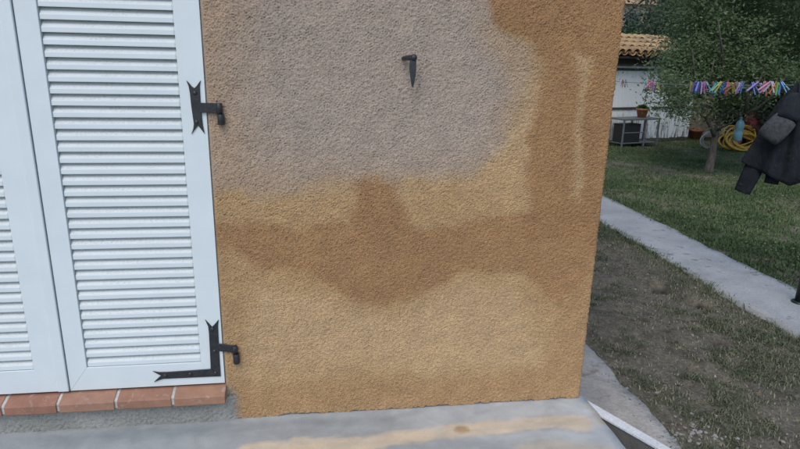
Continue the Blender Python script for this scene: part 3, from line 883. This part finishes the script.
# ================================================================== WASHING LINE
PX = 3.372
pb = onz(798.5, 304, G)
post = empty('washing_line_post', (pb[0], pb[1], G))
tag(post, 'dark green steel washing line post standing on the concrete path', 'post')
ZLA = 1.29; YB = 6.9
tube('pole', 'greenpost', post, [(0, 0, -.02), (0, 0, .5), (0, 0, 1.55), (0, 0, 1.72)], .030, 16)
bm = bmesh.new(); add_lathe(bm, [(.034, 1.56), (.034, 1.6)], 14); obj('line_clamp', bm, 'greenpost', post, True)
bm = bmesh.new(); add_lathe(bm, [(.052, .0115), (.052, .022), (.036, .026)], 16); obj('foot_collar', bm, 'greenpost', post, True)
PX = float(pb[0])
A = np.array([PX, pb[1] - .02, ZLA + .006]); B = np.array([PX, YB, 1.235])
SAG = .07
def line_pt(t): return A + (B - A) * t - np.array([0, 0, 4 * SAG * t * (1 - t)])
tag(tube('washing_line', 'line', None, [line_pt(t) for t in np.linspace(0, 1, 40)], .0035, 6), 'thin grey washing line strung above the path', 'washing line')
endp = empty('line_end_post', (PX, YB + .03, G))
tag(endp, 'far dark green post holding the end of the washing line', 'post')
tube('pole', 'greenpost', endp, [(0, 0, -.02), (0, 0, 1.72)], .030, 12)


PEG = dict(olive=(.22, .23, .06), blue=(.05, .14, .48), violet=(.20, .13, .42), magenta=(.45, .10, .36), teal=(.03, .26, .30), brown=(.28, .14, .10), cyan=(.08, .42, .52),
           red=(.48, .09, .07), yellow=(.56, .50, .10), white=(.55, .55, .57), lilac=(.44, .38, .52), pink=(.56, .26, .36), orange=(.55, .25, .05), green=(.15, .42, .10), skyblue=(.12, .34, .60), grey=(.26, .27, .28))
for nme, cc in PEG.items(): M['peg_' + nme] = plain('peg_plastic_' + nme, cc, .45, .12, 30)
def peg_mesh(nme):
    bm = bmesh.new()
    for s in (-1, 1):
        # arm: jaws below, splayed handle, in x = across the line
        add_prism(bm, [(s * .001, -.0045, .012), (s * .0055, -.0045, .016), (s * .0075, -.0045, -.010), (s * .0135, -.0045, -.058), (s * .009, -.0045, -.060), (s * .003, -.0045, -.012)], (0, .009, 0))
    add_tube(bm, [(-.006, 0, -.012), (.006, 0, -.012)], .005, 8)
    me = bpy.data.meshes.new('clothes_peg'); bm.to_mesh(me); bm.free(); me.materials.append(M['peg_' + nme]); return me
PM = {k: peg_mesh(k) for k in PEG}
pegs = [(620.5, 'lilac'), (622.5, 'brown'), (625.5, 'grey'), (645.5, 'teal'), (648.5, 'red'), (650.5, 'pink'), (652.5, 'magenta'), (657.5, 'olive'),
        (691, 'olive'), (695, 'violet'), (698, 'blue'), (700.5, 'violet'), (702.5, 'lilac'), (704.5, 'magenta'), (707.5, 'teal'), (713, 'brown'), (714.8, 'teal'), (716.8, 'cyan'), (718.8, 'teal'), (719.8, 'yellow'),
        (724, 'blue'), (725.5, 'blue'), (728, 'red'), (730.8, 'olive'), (733, 'yellow'), (734.2, 'brown'), (737, 'grey'), (739, 'lilac'), (741, 'pink'), (742.5, 'blue'),
        (753.5, 'blue'), (755.8, 'violet'), (761.5, 'lilac'), (764.5, 'pink'), (766.5, 'red'), (768.5, 'pink'), (770.5, 'white'), (772.5, 'lilac'), (776, 'orange'), (778.2, 'green'), (781, 'blue'), (783, 'skyblue')]
ORD = 'first second third fourth fifth sixth seventh eighth'.split()
cnt = {}; tot = {k: sum(1 for _, c_ in pegs if c_ == k) for k in PEG}
for px_, cn in pegs:
    p = onx(px_, 84, PX); t = (p[1] - A[1]) / (B[1] - A[1]); q = line_pt(t)
    o = obj_me('clothes_peg', PM[cn], None, None, loc=q + np.array([0, 0, .008 + random.uniform(-.008, .008)]))
    o.rotation_euler = (random.gauss(0, .42), random.gauss(0, .35), random.uniform(-1.2, 1.2))
    sc = random.uniform(1.15, 1.5); o.scale = (sc, sc, sc)
    k = cnt[cn] = cnt.get(cn, 0) + 1
    lab = {'skyblue': 'sky blue', 'grey': 'pale grey'}.get(cn, cn)
    label = f'only {lab} clothes peg on the washing line' if tot[cn] == 1 else f'{ORD[k-1]} {lab} clothes peg from the left on the washing line'
    tag(o, label, 'clothes peg', 'clothes pegs on the washing line')

# ---- jacket over the line
JY = float(onx(798, 84, PX)[1])
tJ = (JY - A[1]) / (B[1] - A[1]); jl = line_pt(tJ)
jk = empty('jacket', (PX, JY, float(jl[2])))
tag(jk, 'faded black jacket slung over the washing line', 'jacket')
# local frame facing the camera: across = image right, up = z
toc = CAM - np.array(jk.location); toc[2] = 0; toc /= np.linalg.norm(toc)
acr = np.array([-toc[1], toc[0], 0])
scale_j = float(np.linalg.norm((np.array(jk.location) - CAM)[:2])) * math.cos(0) / 1.0
def jpt(px_, py_, depth=0.0):
    """photo point on the jacket's own upright plane through the line, 'depth' towards the viewer"""
    o = np.array(jk.location) + toc * depth
    d = ray(px_, py_); t = ((o - CAM) @ toc) / (d @ toc)
    return CAM + d * t - np.array(jk.location)
# rows down the garment: (left px, right px, y px)
rows = [(791, 806, 82.0), (787.5, 811, 85), (782, 816, 92), (775, 822, 101), (768, 828, 113), (760.5, 833, 126), (753, 838, 139), (746.5, 841, 150), (742, 843, 157), (741, 843, 162)]
def body_layer(front, sgn):
    nA = 44; pts = []
    for i, (l, r, y) in enumerate(rows):
        f = i / (len(rows) - 1)
        row = []
        for j in range(nA):
            a = j / (nA - 1)
            x = l + (r - l) * a
            yy = y
            # slanting hem: it drops towards the right
            drop = max(0, f - .25) / .75
            yy += drop * (26 * min(1, a / .47) if a < .47 else 26 - 34 * (a - .47)) * .93
            yy += 5 * (abs(a - .5) * 2) ** 2 * (1 - f) * 1.5
            amp = .012 + .036 * f
            fold = math.sin(a * 21 + 1.0 + .8 * math.sin(f * 3) + sgn) * .55 + math.sin(a * 37 + 2.2 * f + 2) * .28 + .35 * math.sin(a * 9 - f * 2.4)
            dep = sgn * (.015 + .045 * math.sqrt(f) * math.sin(math.pi * min(1, max(0, a)))) + amp * fold * (math.sin(math.pi * a) ** .5 if 0 < a < 1 else 0) * (1 if sgn > 0 else .6)
            row.append(jpt(x, yy, dep))
        pts.append(row)
    return np.array(pts)
fr = body_layer(True, 1); bk = body_layer(False, -1)
ring = np.concatenate([fr, bk[:, ::-1]], 1)                     # closed bag-like cross-section
nR, nC = ring.shape[:2]
V = ring.reshape(-1, 3)
Fq = []
for i in range(nR - 1):
    for j in range(nC):
        Fq.append((i * nC + j, (i + 1) * nC + j, (i + 1) * nC + (j + 1) % nC, i * nC + (j + 1) % nC))
# close the top over the line
half = nC // 2
for j in range(half - 1):
    Fq.append((j, j + 1, nC - 2 - j, nC - 1 - j))
me = np_mesh('jacket_body', V, Fq)
jb = obj_me('body', me, 'jacket', jk, True)
md_ = jb.modifiers.new('sub', 'SUBSURF'); md_.levels = 1; md_.render_levels = 1
sd_ = jb.modifiers.new('thick', 'SOLIDIFY'); sd_.thickness = .004
def sleeve(name, mat, path, wid, thick, seg=16, wob=.006):
    """flattened tube: path in photo px + depth, width in m"""
    C_ = [Vector(jpt(*p)) for p in path]
    bm = bmesh.new(); rings = []
    tv = Vector(toc)
    for i, p in enumerate(C_):
        t = (C_[min(i + 1, len(C_) - 1)] - C_[max(0, i - 1)]).normalized()
        s = t.cross(tv).normalized()
        rings.append([bm.verts.new(p + s * math.cos(a) * wid[i] * .5 + tv * (math.sin(a) * thick[i] * .5 + wob * math.sin(3 * a + i * 1.7))) for a in [2 * math.pi * k / seg for k in range(seg)]])
    for a, b in zip(rings, rings[1:]):
        for j in range(seg): bm.faces.new((a[j], a[(j + 1) % seg], b[(j + 1) % seg], b[j]))
    bm.faces.new(rings[0][::-1])
    bmesh.ops.recalc_face_normals(bm, faces=bm.faces[:])
    o = obj(name, bm, mat, jk, True)
    sb = o.modifiers.new('sub', 'SUBSURF'); sb.levels = 1; sb.render_levels = 1
    so_ = o.modifiers.new('thick', 'SOLIDIFY'); so_.thickness = .004; so_.offset = -1
    return o
sleeve('sleeve', 'jacket', [(760, 155, -.02), (756, 163, -.02), (752.5, 171, -.02), (748, 180, -.02), (743.5, 189, -.02), (742, 192, -.02)], [.15, .145, .14, .135, .125, .12], [.05, .055, .055, .05, .045, .045])
sleeve('sleeve', 'jacket', [(776, 160, -.01), (774, 172, -.01), (772, 180, -.01), (771, 183.5, -.01)], [.11, .11, .1, .1], [.04, .04, .04, .04])
sleeve('sleeve', 'jacket', [(798, 92, .05), (795, 100, .085), (791, 110, .105), (787, 118, .118)], [.09, .14, .17, .175], [.03, .05, .06, .06])
sleeve('cuff', 'cuff', [(789, 117, .112), (786, 119.5, .122), (781, 124.5, .128), (775, 130.5, .132), (770, 135.5, .130), (767.5, 138, .124), (766.5, 139, .112)], [.135, .158, .166, .168, .165, .155, .13], [.03, .05, .058, .06, .055, .04, .02], 20, .006)

# ================================================================== THINGS BY THE TREE
def hose(name, mat, ctr, n, rx, rz_, rad, seed, label, cat, tilt=.5, spread=.12):
    r_ = random.Random(seed)
    root_pts = []
    for k in range(n):
        cx = r_.uniform(-spread, spread); cz = r_.uniform(-spread * .5, spread * .5)
        ax = rx * r_.uniform(.7, 1.05); az = rz_ * r_.uniform(.65, 1.05); ph = r_.uniform(-.3, .3)
        for j in range(20):
            a = 2 * math.pi * j / 20
            x = cx + ax * math.cos(a); z = cz + az * math.sin(a)
            x, z = x * math.cos(ph * .4) - z * math.sin(ph * .4), x * math.sin(ph * .4) + z * math.cos(ph * .4)
            root_pts.append((ctr[0] + x * math.cos(rz) , ctr[1] + x * math.sin(rz) + z * tilt + k * .012 * (1 if k % 2 else -1) + .02 * math.sin(a * 2 + k), max(G + rad, ctr[2] + z)))
    sm = []
    for i in range(len(root_pts)):
        a = np.mean([root_pts[max(0, min(len(root_pts) - 1, i + q))] for q in (-2, -1, 0, 1, 2)], 0); a[2] = max(a[2], G + rad); sm.append(a)
    o = tube(name, mat, None, sm, rad, 6)
    return tag(o, label, cat)
hc = onz(742, 151, G)
hose('garden_hose', 'hose', (hc[0] - .06, hc[1] + .05, G + .24), 12, .52, .225, .017, 5, 'coiled yellow garden hose heaped on the grass behind the tree trunk', 'hose', .6, .14)
gp = onz(706, 149, G)
hose('grey_pipe', 'greyhose', (gp[0] + .1, gp[1] + .1, G + .17), 3, .25, .19, .016, 9, 'grey plastic pipe looped beside the yellow hose', 'pipe', .3, .05)
# a dark tub with the bottle on it, a pot, and a bundle of plastic
bt = onz(744, 145.5, G)
tubo = empty('plastic_tub', (bt[0] + .12, bt[1] + .40, G - .005))
bm = bmesh.new(); add_lathe(bm, [(.30, .0), (.34, .13), (.36, .135), (.36, .16), (.33, .16), (.32, .06)], 24); obj('tub', bm, 'black', tubo, True)
bm = bmesh.new(); add_lathe(bm, [(.325, .162), (.325, .17), (.30, .185)], 24); obj('lid', bm, 'black', tubo, True)
tag(tubo, 'black plastic tub standing behind the hose coil', 'tub')
def bundle(name, mat, ctr, size, seed, label, cat):
    bm = bmesh.new(); bmesh.ops.create_icosphere(bm, subdivisions=4, radius=1)
    for v in bm.verts:
        n_ = v.co.normalized()
        q = float(fbm(np.array(n_.x * 2.3 + seed), np.array(n_.z * 2.3 + n_.y * 1.7), seed, 4)) - .5
        s = 1 + .9 * q
        v.co = Vector((n_.x * size[0] * s, n_.y * size[1] * s, max(-.95, n_.z) * size[2] * s))
    zmin = min(v.co.z for v in bm.verts)
    for v in bm.verts: v.co.z -= zmin
    o = obj(name, bm, mat, None, True, loc=ctr)
    return tag(o, label, cat)
rb = onz(760, 147, G)
bundle('plastic_bundle', 'redbag', (rb[0] - .02, rb[1] + .35, G - .01), (.20, .18, .34), 3, 'crumpled faded red plastic bundle in front of the dark shrub behind the jacket', 'bundle')
bundle('plastic_bundle', 'whitebag', (rb[0] + .22, rb[1] + .45, G - .01), (.22, .2, .46), 6, 'crumpled grubby white plastic bundle beside the tall red one', 'bundle')
bundle('plastic_bundle', 'redbag', (hc[0] + .05, hc[1] + .36, G - .01), (.15, .12, .12), 8, 'small red plastic bundle inside the yellow hose coil', 'bundle')
cp = onz(697.5, 139.5, G)
po = empty('plant_pot', (cp[0], cp[1] + .1, G - .005))
bm = bmesh.new(); add_lathe(bm, [(.10, .0), (.15, .19), (.165, .19), (.168, .235), (.14, .235), (.13, .12)], 18); obj('pot', bm, 'clay', po, True)
bm = bmesh.new(); add_lathe(bm, [(.136, .18), (.136, .2), (.12, .205)], 16); obj('soil', bm, 'black', po, True)
tag(po, 'brown clay plant pot at the foot of the beige wall', 'plant pot')

# ================================================================== TREES
def limb_path(a, b, bend, n=6, seed=0):
    r_ = np.random.default_rng(seed); a = np.array(a, float); b = np.array(b, float)
    L = np.linalg.norm(b - a); out = []
    o = r_.standard_normal(3) * bend * L
    for i in range(n):
        t = i / (n - 1); out.append(a * (1 - t) + b * t + o * math.sin(math.pi * t) + r_.standard_normal(3) * .02 * L * (0 < i < n - 1))
    return out
def tree(name, base, trunk, limbs, clusters, leaf, leafmat, barkmat, label, per=60, spread=.18, group=None, droop=.0, seed=1):
    """trunk/limbs: lists of (points, radii), world space; clusters (n,3) world space"""
    t = empty(name, base)
    b = np.array(base)
    bm = bmesh.new()
    add_tube(bm, [Vector(np.array(p) - b) for p in trunk[0]], trunk[1], 10)
    obj('trunk', bm, barkmat, t, True)
    bm = bmesh.new()
    for pts, rad in limbs: add_tube(bm, [Vector(np.array(p) - b) for p in pts], rad, 6)
    obj('limbs', bm, barkmat, t, True)
    r_ = np.random.default_rng(seed)
    n = len(clusters) * per
    Cc = np.repeat(np.asarray(clusters), per, 0) - b
    off = r_.standard_normal((n, 3)) * spread * np.repeat(r_.uniform(.6, 1.4, len(clusters)), per)[:, None]
    off[:, 2] *= .75
    D = unit(r_.standard_normal((n, 3)) * [1, 1, .7] + unit(off) * .6 + [0, 0, -droop])
    shade = np.repeat(r_.uniform(0, 1, len(clusters)), per)
    rnd = np.clip(.35 * shade + .65 * r_.uniform(0, 1, n), 0, 1)
    sz = r_.uniform(.7, 1.3, n)
    o = leaf_obj('crown', [leaf_quads(Cc + off, D, leaf[0] * sz, leaf[1] * sz, rnd, .25, unit(Cc + off - np.mean(Cc, 0)) * .7 + [0, 0, .7])], leafmat, t)
    return tag(t, label, 'tree', group)
def ellipsoid_pts(c, r, n, seed, hollow=.35, f=2.2, thr=.42):
    r_ = np.random.default_rng(seed); out = []
    while len(out) < n:
        p = r_.uniform(-1, 1, (n * 4, 3)); q = np.linalg.norm(p, axis=1)
        w_ = p * r
        nz = fbm(w_[:, 0] * f + w_[:, 2] * 1.3, w_[:, 1] * f + w_[:, 2] * f, seed, 2)
        k = (q < .82 + .4 * (nz - .3)) & (q > hollow * r_.uniform(0, 1, len(q))) & (nz > thr)
        out += list(w_[k] + c)
    return np.array(out[:n])
# -- the fruit tree in the lawn
T0 = onz(708, 172.5, G); TY_ = T0[1]
def tp(x, y, dy=0): return ony(x, y, TY_ + dy)
trunk = ([tp(708, 176), tp(709, 168), tp(711.5, 158), tp(713, 150), tp(714, 141), tp(716, 132), tp(718, 124)], [.088, .070, .060, .054, .050, .046, .040])
limbs = []
lim_px = [[(717.5, 125, 0), (721, 116, .1), (724, 106, .2), (730, 92, .4), (740, 72, .7), (750, 50, 1.0)], [(715, 137, 0), (711, 128, -.1), (706, 117, -.2), (700, 100, -.3), (695, 76, -.4), (692, 48, -.5)],
          [(721, 116, .1), (732, 112, -.2), (744, 113.5, -.5), (757, 109, -.8), (772, 96, -1.1), (788, 74, -1.2)], [(722, 112, .1), (721, 98, -.1), (723, 80, -.3), (722, 50, -.6), (718, 20, -.8)],
          [(706, 117, -.2), (694, 111, -.5), (682, 106, -.8), (672, 100, -.9)], [(744, 113.5, -.5), (748, 100, -.8), (760, 80, -.9), (772, 50, -.6), (786, 20, -.3)], [(700, 100, -.3), (690, 88, -.2), (678, 76, -.1), (670, 68, 0)],
          [(716, 131, 0), (724, 126, -.2), (731, 123, -.15), (737, 119, -.2)], [(724, 106, .2), (734, 100, .1), (745, 93, 0), (754, 84, 0)], [(700, 100, -.3), (704, 90, -.5), (710, 78, -.6), (714, 60, -.7)]]
for k, pth in enumerate(lim_px):
    P_ = [tp(*q) for q in pth]; limbs.append((P_, list(np.linspace(.036 if k < 4 else .022, .009, len(P_)))))
cc = tp(760, 28)
cl = [ellipsoid_pts(np.array([cc[0] + .55, cc[1] + .1, cc[2] + .55]), np.array([1.95, 1.8, 1.52]), 760, 21, .75, 1.6, .36)]
# hanging twigs that reach down left and along the underside
def twig_clusters(px_pts, n, jit, seed):
    r_ = np.random.default_rng(seed); out = []
    pts_ = np.array([tp(*q) for q in px_pts])
    for i in range(n):
        s = r_.uniform(0, len(pts_) - 1.001); k = int(s); out.append(pts_[k] * (1 - s + k) + pts_[k + 1] * (s - k) + r_.standard_normal(3) * jit)
    return np.array(out)
cl.append(twig_clusters([(694, 111, -.5), (684, 107, -.8), (672, 100, -.9)], 7, .08, 36))
cl.append(twig_clusters([(706, 108, -.2), (716, 100, 0), (728, 96, .3), (750, 98, -.6)], 9, .1, 37))
cl.append(twig_clusters([(700, 15, .1), (694, 40, 0), (688, 62, 0), (684, 80, -.2)], 60, .16, 31))
cl.append(twig_clusters([(700, 70, -.2), (690, 82, -.2), (680, 92, -.6), (672, 94, -.8)], 20, .10, 32))
cl.append(twig_clusters([(700, 55, 0), (720, 72, -.3), (745, 78, -.5), (775, 78, -.8), (805, 76, -1)], 80, .14, 33))
0 and cl.append(twig_clusters([(700, 90, 0), (704, 104, 0), (712, 118, 0), (726, 112, -.2)], 10, .12, 34))
0 and cl.append(twig_clusters([(735, 100, -.2), (750, 106, -.4), (770, 98, -.8), (800, 98, -1)], 16, .12, 35))
tree('fruit_tree', T0, trunk, limbs, np.concatenate(cl), (.055, .024), 'leafA', 'bark', 'spreading leafy fruit tree with a crooked grey trunk on the lawn', 98, .15, seed=3)

bq = ony(741, 118.5, TY_ - .45)
bo = empty('hanging_bottle', (bq[0], bq[1], bq[2] - .34))
bm = bmesh.new(); add_lathe(bm, [(.050, .0), (.060, .012), (.062, .12), (.050, .15), (.060, .175), (.063, .22), (.058, .26), (.044, .30), (.022, .318), (.020, .335)], 20); obj('bottle', bm, 'turq', bo, True)
bm = bmesh.new(); add_lathe(bm, [(.023, .336), (.024, .36), (.02, .365)], 14); obj('cap', bm, 'turq', bo, True)
tube('string', 'line', bo, [(0, 0, .364), (.004, 0, .40), (0, 0, .45)], .004, 5)
tag(bo, 'turquoise plastic bottle hanging from a branch above the hose coil', 'bottle')

def back_tree(name, px_, dist, h0, h1, rx, n, per, leaf, leafmat, label, seed, barkmat='darkbark', spread=.4, thr=.4, group='trees beyond the garden', hollow=.3):
    d = ray(px_, 64); d = d / np.hypot(d[0], d[1]); p = CAM + d * dist; base = np.array([p[0], p[1], G - .05])
    c_ = np.array([p[0], p[1], G + (h0 + h1) / 2]); r = np.array([rx, rx, (h1 - h0) / 2])
    cl_ = ellipsoid_pts(c_, r, n, seed, hollow, 1.1, thr)
    tr = limb_path(base, base + np.array([.2, 0, h0 + (h1 - h0) * .45]), .05, 6, seed)
    lm = [(limb_path(tr[3 + k % 3], cl_[k * 5 % n], .08, 5, seed + k), list(np.linspace(.07, .015, 5))) for k in range(12)]
    rr = .028 * (h1) + .04
    return tree(name, tuple(base), (tr, list(np.linspace(rr, rr * .5, 6))), lm, cl_, leaf, leafmat, barkmat, label, per, spread, group, seed=seed)
back_tree('pine_tree', 652, 24, 2.2, 8.2, 3.3, 150, 110, (.16, .02), 'leafC', 'grey green pine with bare limbs behind the shed roof', 41, 'bark', .30, .50)
back_tree('evergreen_tree', 636, 19, .4, 3.05, 2.0, 150, 80, (.12, .05), 'leafB', 'low dark evergreen directly behind the shed ridge near the house', 42, spread=.3)
back_tree('evergreen_tree', 672, 19.5, .4, 3.2, 2.1, 160, 80, (.12, .05), 'leafB', 'low dark evergreen behind the right end of the shed roof', 43, spread=.3)
back_tree('leafy_tree', 716, 19, .5, 7.4, 1.5, 200, 80, (.14, .06), 'leafD' if False else 'leafA', 'tall green tree rising behind the shed and fruit tree', 44, spread=.32)
back_tree('evergreen_tree', 742, 20, .3, 7.5, 2.7, 260, 80, (.14, .06), 'leafB', 'tall dark evergreen hidden behind the fruit tree crown', 45, spread=.36)
back_tree('evergreen_tree', 790, 19, .3, 7.5, 2.7, 260, 80, (.14, .06), 'leafB', 'tall dark evergreen behind the jacket', 46, spread=.36)
back_tree('evergreen_tree', 838, 18, .3, 7.5, 2.7, 220, 80, (.14, .06), 'leafB', 'tall dark evergreen at the far right of the garden', 47, spread=.36)
back_tree('garden_shrub', 629.5, 15.9, 1.2, 2.42, .34, 26, 60, (.09, .04), 'leafD', 'bright green shrub top between the house corner and the shed ridge', 49, spread=.1, group=None)
back_tree('garden_shrub', 757, 15.6, .1, 1.7, .75, 60, 70, (.09, .04), 'leafB', 'dark shrub against the beige wall behind the hose', 50, spread=.2, group=None)
back_tree('garden_shrub', 795, 15.0, .1, 2.0, 1.0, 90, 70, (.09, .04), 'leafB', 'dark shrub at the back of the lawn behind the jacket', 51, spread=.2, group=None)

hp = []
for k_, a_ in enumerate(np.linspace(478, 612, 9)):
    d = ray(a_, 64); d = d / np.hypot(d[0], d[1]); c_ = CAM + d * (24 + 2 * (k_ % 2)); hp.append(ellipsoid_pts(np.array([c_[0], c_[1], G + 1.3]), np.array([2.2, 2.2, 1.75]), 50, 70 + k_, .6, 1.0, .38))
hp = np.concatenate(hp); n = len(hp) * 45
Cc = np.repeat(hp, 45, 0) + rng.standard_normal((n, 3)) * .3
tag(leaf_obj('hedge', [leaf_quads(Cc, unit(rng.standard_normal((n, 3))), .16, .07, rng.uniform(0, 1, n))], 'leafB'), 'dark hedge mass at the end of the garden behind the house', 'hedge', kind='stuff')
# -- a neighbour's house far behind
d = ray(648, 20); d = d / np.hypot(d[0], d[1]); p = CAM + d * 42
fh = empty('neighbour_house', (p[0], p[1], G - .05), rz * .5)
tag(fh, 'pale ochre house glimpsed through the pine behind the shed', 'house')
box('wall', 'farwall', fh, -5.5, 5.5, 0, 7, 0, 5.3)
for x in (-3.6, -1.2, 1.2, 3.6):
    for z in (1.0, 3.5):
        wd = box('window', 'steel', fh, x - .5, x + .5, -.03, .0 - .001, z, z + 1.25)
        box('pane', 'glass', wd, x - .42, x + .42, -.042, -.031, z + .08, z + 1.17)
bm = bmesh.new(); add_prism(bm, [(-5.9, -.5, 5.25), (-5.9, 3.5, 6.9), (-5.9, 7.5, 5.25)], (11.8, 0, 0)); obj('roof', bm, 'rooftile', fh)

# ================================================================== GRASS (nobody could count it)
def blades(P, L, Wd, lean, rnd, name):
    n = len(P)
    az = rng.uniform(0, 2 * math.pi, n); side = np.stack([np.cos(az), np.sin(az), 0 * az], 1)
    fw = np.stack([-np.sin(az), np.cos(az), 0 * az], 1)
    L = L[:, None]; Wd = Wd[:, None]; lean = lean[:, None]
    up = np.array([0, 0, 1.0])
    m = P + up * L * .55 * np.cos(lean * .6) + fw * L * .55 * np.sin(lean * .6)
    t = m + up * L * .45 * np.cos(lean * 1.6) + fw * L * .45 * np.sin(lean * 1.6)
    V = np.stack([P - side * Wd * .5, P + side * Wd * .5, m + side * Wd * .4, m - side * Wd * .4, t], 1).reshape(-1, 3)
    k = np.arange(n) * 5
    Fq = np.concatenate([np.stack([k, k + 1, k + 2], 1), np.stack([k, k + 2, k + 3], 1), np.stack([k + 3, k + 2, k + 4], 1)])
    return np_mesh(name, V, Fq, {'rnd': np.repeat(rnd, 5)})
def scatter(n, x0, x1, y0, y1, dens):
    x = rng.uniform(x0, x1, n); y = rng.uniform(y0, y1, n)
    k = rng.uniform(0, 1, n) < dens(x, y)
    return x[k], y[k]
def gz(x, y):
    fl = 1 - (sstep(1.50, 1.40, x) + sstep(2.92, 3.0, x) * sstep(3.64, 3.56, x))
    return G - .028 + (bumpy(x, y) + .020) * np.clip(fl, 0, 1)
def path_edge(x, y):            # 1 clear of the path
    return np.where((x > 3.0) & (x < 3.57), 0, 1)
def view(x, y):                 # only the part of the garden the house does not hide (with room to step sideways)
    return (x > 1.02 + (y - 0) * .30) & (x < 1.6 + (y + 2.4) * 1.25)
P_x, P_y = [], []
x1_, y1_ = scatter(150000, 3.5, 9, .8, 6.2, lambda x, y: view(x, y) * path_edge(x, y) * (.25 + .75 * green_amount(x, y)))
x2_, y2_ = scatter(90000, 3.5, 12, 6.2, 11.5, lambda x, y: view(x, y) * (.25 + .75 * green_amount(x, y)))
gx = np.concatenate([x1_, x2_]); gy = np.concatenate([y1_, y2_])
n = len(gx)
hmap = .55 + .9 * fbm(gx * 1.3, gy * 1.3, 91, 3)
Lh = rng.uniform(.025, .065, n) * hmap
rnd = np.clip(.35 * rng.uniform(0, 1, n) + 1.3 * (fbm(gx * 1.6, gy * 1.6, 95, 4) - .5) + .32 + .1 * rng.standard_normal(n), 0, 1)
tag(obj_me('lawn_grass', blades(np.stack([gx, gy, gz(gx, gy) - .004], 1), Lh, rng.uniform(.005, .011, n), rng.uniform(.3, 1.2, n), rnd, 'lawn_grass'), 'grass'),
    'short green grass of the lawn beyond the concrete path', 'grass', kind='stuff')
x3_, y3_ = scatter(110000, 1.40, 3.05, -1.0, 5.2, lambda x, y: view(x, y) * path_edge(x, y) * np.clip(.22 + .85 * green_amount(x, y), 0, 1) * sstep(1.40, 1.62, x))
n = len(x3_)
rnd = np.clip(.6 * rng.uniform(0, 1, n) + .75 * (1 - green_amount(x3_, y3_)) * rng.uniform(.2, 1, n) + .12, 0, 1)
keep = damp(x3_, y3_) < .3; x3_, y3_, rnd = x3_[keep], y3_[keep], rnd[keep]; n = len(x3_)
tag(obj_me('worn_grass', blades(np.stack([x3_, y3_, gz(x3_, y3_) - .003], 1), rng.uniform(.012, .042, n) * (.7 + .5 * green_amount(x3_, y3_)), rng.uniform(.003, .007, n), rng.uniform(.5, 1.5, n), rnd, 'worn_grass'), 'drygrass'),
    'thin trampled grass on bare soil between pavement and path', 'grass', kind='stuff')
# ragged fringe of longer blades hanging over both edges of the path
ey = rng.uniform(-.8, 6.5, 9000); es = rng.integers(0, 3, 9000)
ex = np.where(es == 0, 2.955, np.where(es == 1, 3.605, 1.49)) + rng.standard_normal(9000) * .028
k = view(ex, ey) & (fbm(ey * 4, es * 9.0, 99, 3) + .25 * rng.uniform(0, 1, 9000) > .52)
ex, ey = ex[k], ey[k]; n = len(ex)
tag(obj_me('edge_grass', blades(np.stack([ex, ey, np.full(n, G - .01)], 1), rng.uniform(.03, .075, n) * np.where(ex < 2, .5, 1), rng.uniform(.004, .008, n), rng.uniform(.4, 1.5, n), np.clip(rng.uniform(.1, .85, n), 0, 1), 'edge_grass'), 'grass'),
    'ragged grass fringe hanging over the path edges', 'grass', kind='stuff')
# clover-like leaves, fallen leaves
x4_, y4_ = scatter(26000, 3.55, 9, 1.2, 8, lambda x, y: view(x, y) * sstep(.45, .6, fbm(x * 1.8, y * 1.8, 97, 3)))
n = len(x4_); d = unit(rng.standard_normal((n, 3)) * [1, 1, .35])
tag(leaf_obj('clover', [leaf_quads(np.stack([x4_, y4_, gz(x4_, y4_) + rng.uniform(.012, .04, n)], 1), d, .022, .018, rng.uniform(.2, .85, n), .1)], 'grass'), 'low round leaved weeds spread through the lawn', 'weeds', kind='stuff')
x5_, y5_ = scatter(1500, 1.5, 9, -1, 9, lambda x, y: view(x, y) * .6)
n = len(x5_); d = unit(rng.standard_normal((n, 3)) * [1, 1, .3])
tag(leaf_obj('fallen_leaves', [leaf_quads(np.stack([x5_, y5_, gz(x5_, y5_) + .022 + .006 * rng.uniform(0, 1, n)], 1), d, rng.uniform(.015, .045, n), rng.uniform(.012, .025, n), rng.uniform(0, 1, n), .2)], 'deadleaf'), 'dry fallen leaves scattered over grass and path', 'leaves', kind='stuff')
# pale pebbles in the worn patch
pm = bmesh.new()
for k in range(170):
    if k < 60: q = onz(random.gauss(690, 16), random.gauss(432, 8), G); x, y = q[0], q[1]
    else: x, y = random.uniform(1.5, 2.95), random.uniform(-.8, 3.5)
    if x < 1.5 or x > 2.95: continue
    r = random.uniform(.004, .014)
    mt = Matrix.Translation((x, y, float(gz(np.array(x), np.array(y))) + r * .25)) @ Matrix.Rotation(random.uniform(0, 6), 4, 'Z') @ Matrix.Diagonal((1.0, random.uniform(.5, 1), random.uniform(.4, .7), 1))
    bmesh.ops.create_icosphere(pm, subdivisions=1, radius=r, matrix=mt)
tag(obj('pebbles', pm, 'pebble', None), 'pale pebbles and crumbs of mortar on the bare soil', 'pebbles', kind='stuff')
# two scuffed holes in the worn patch, as clods of dark earth round a hollow, are part of the ground relief
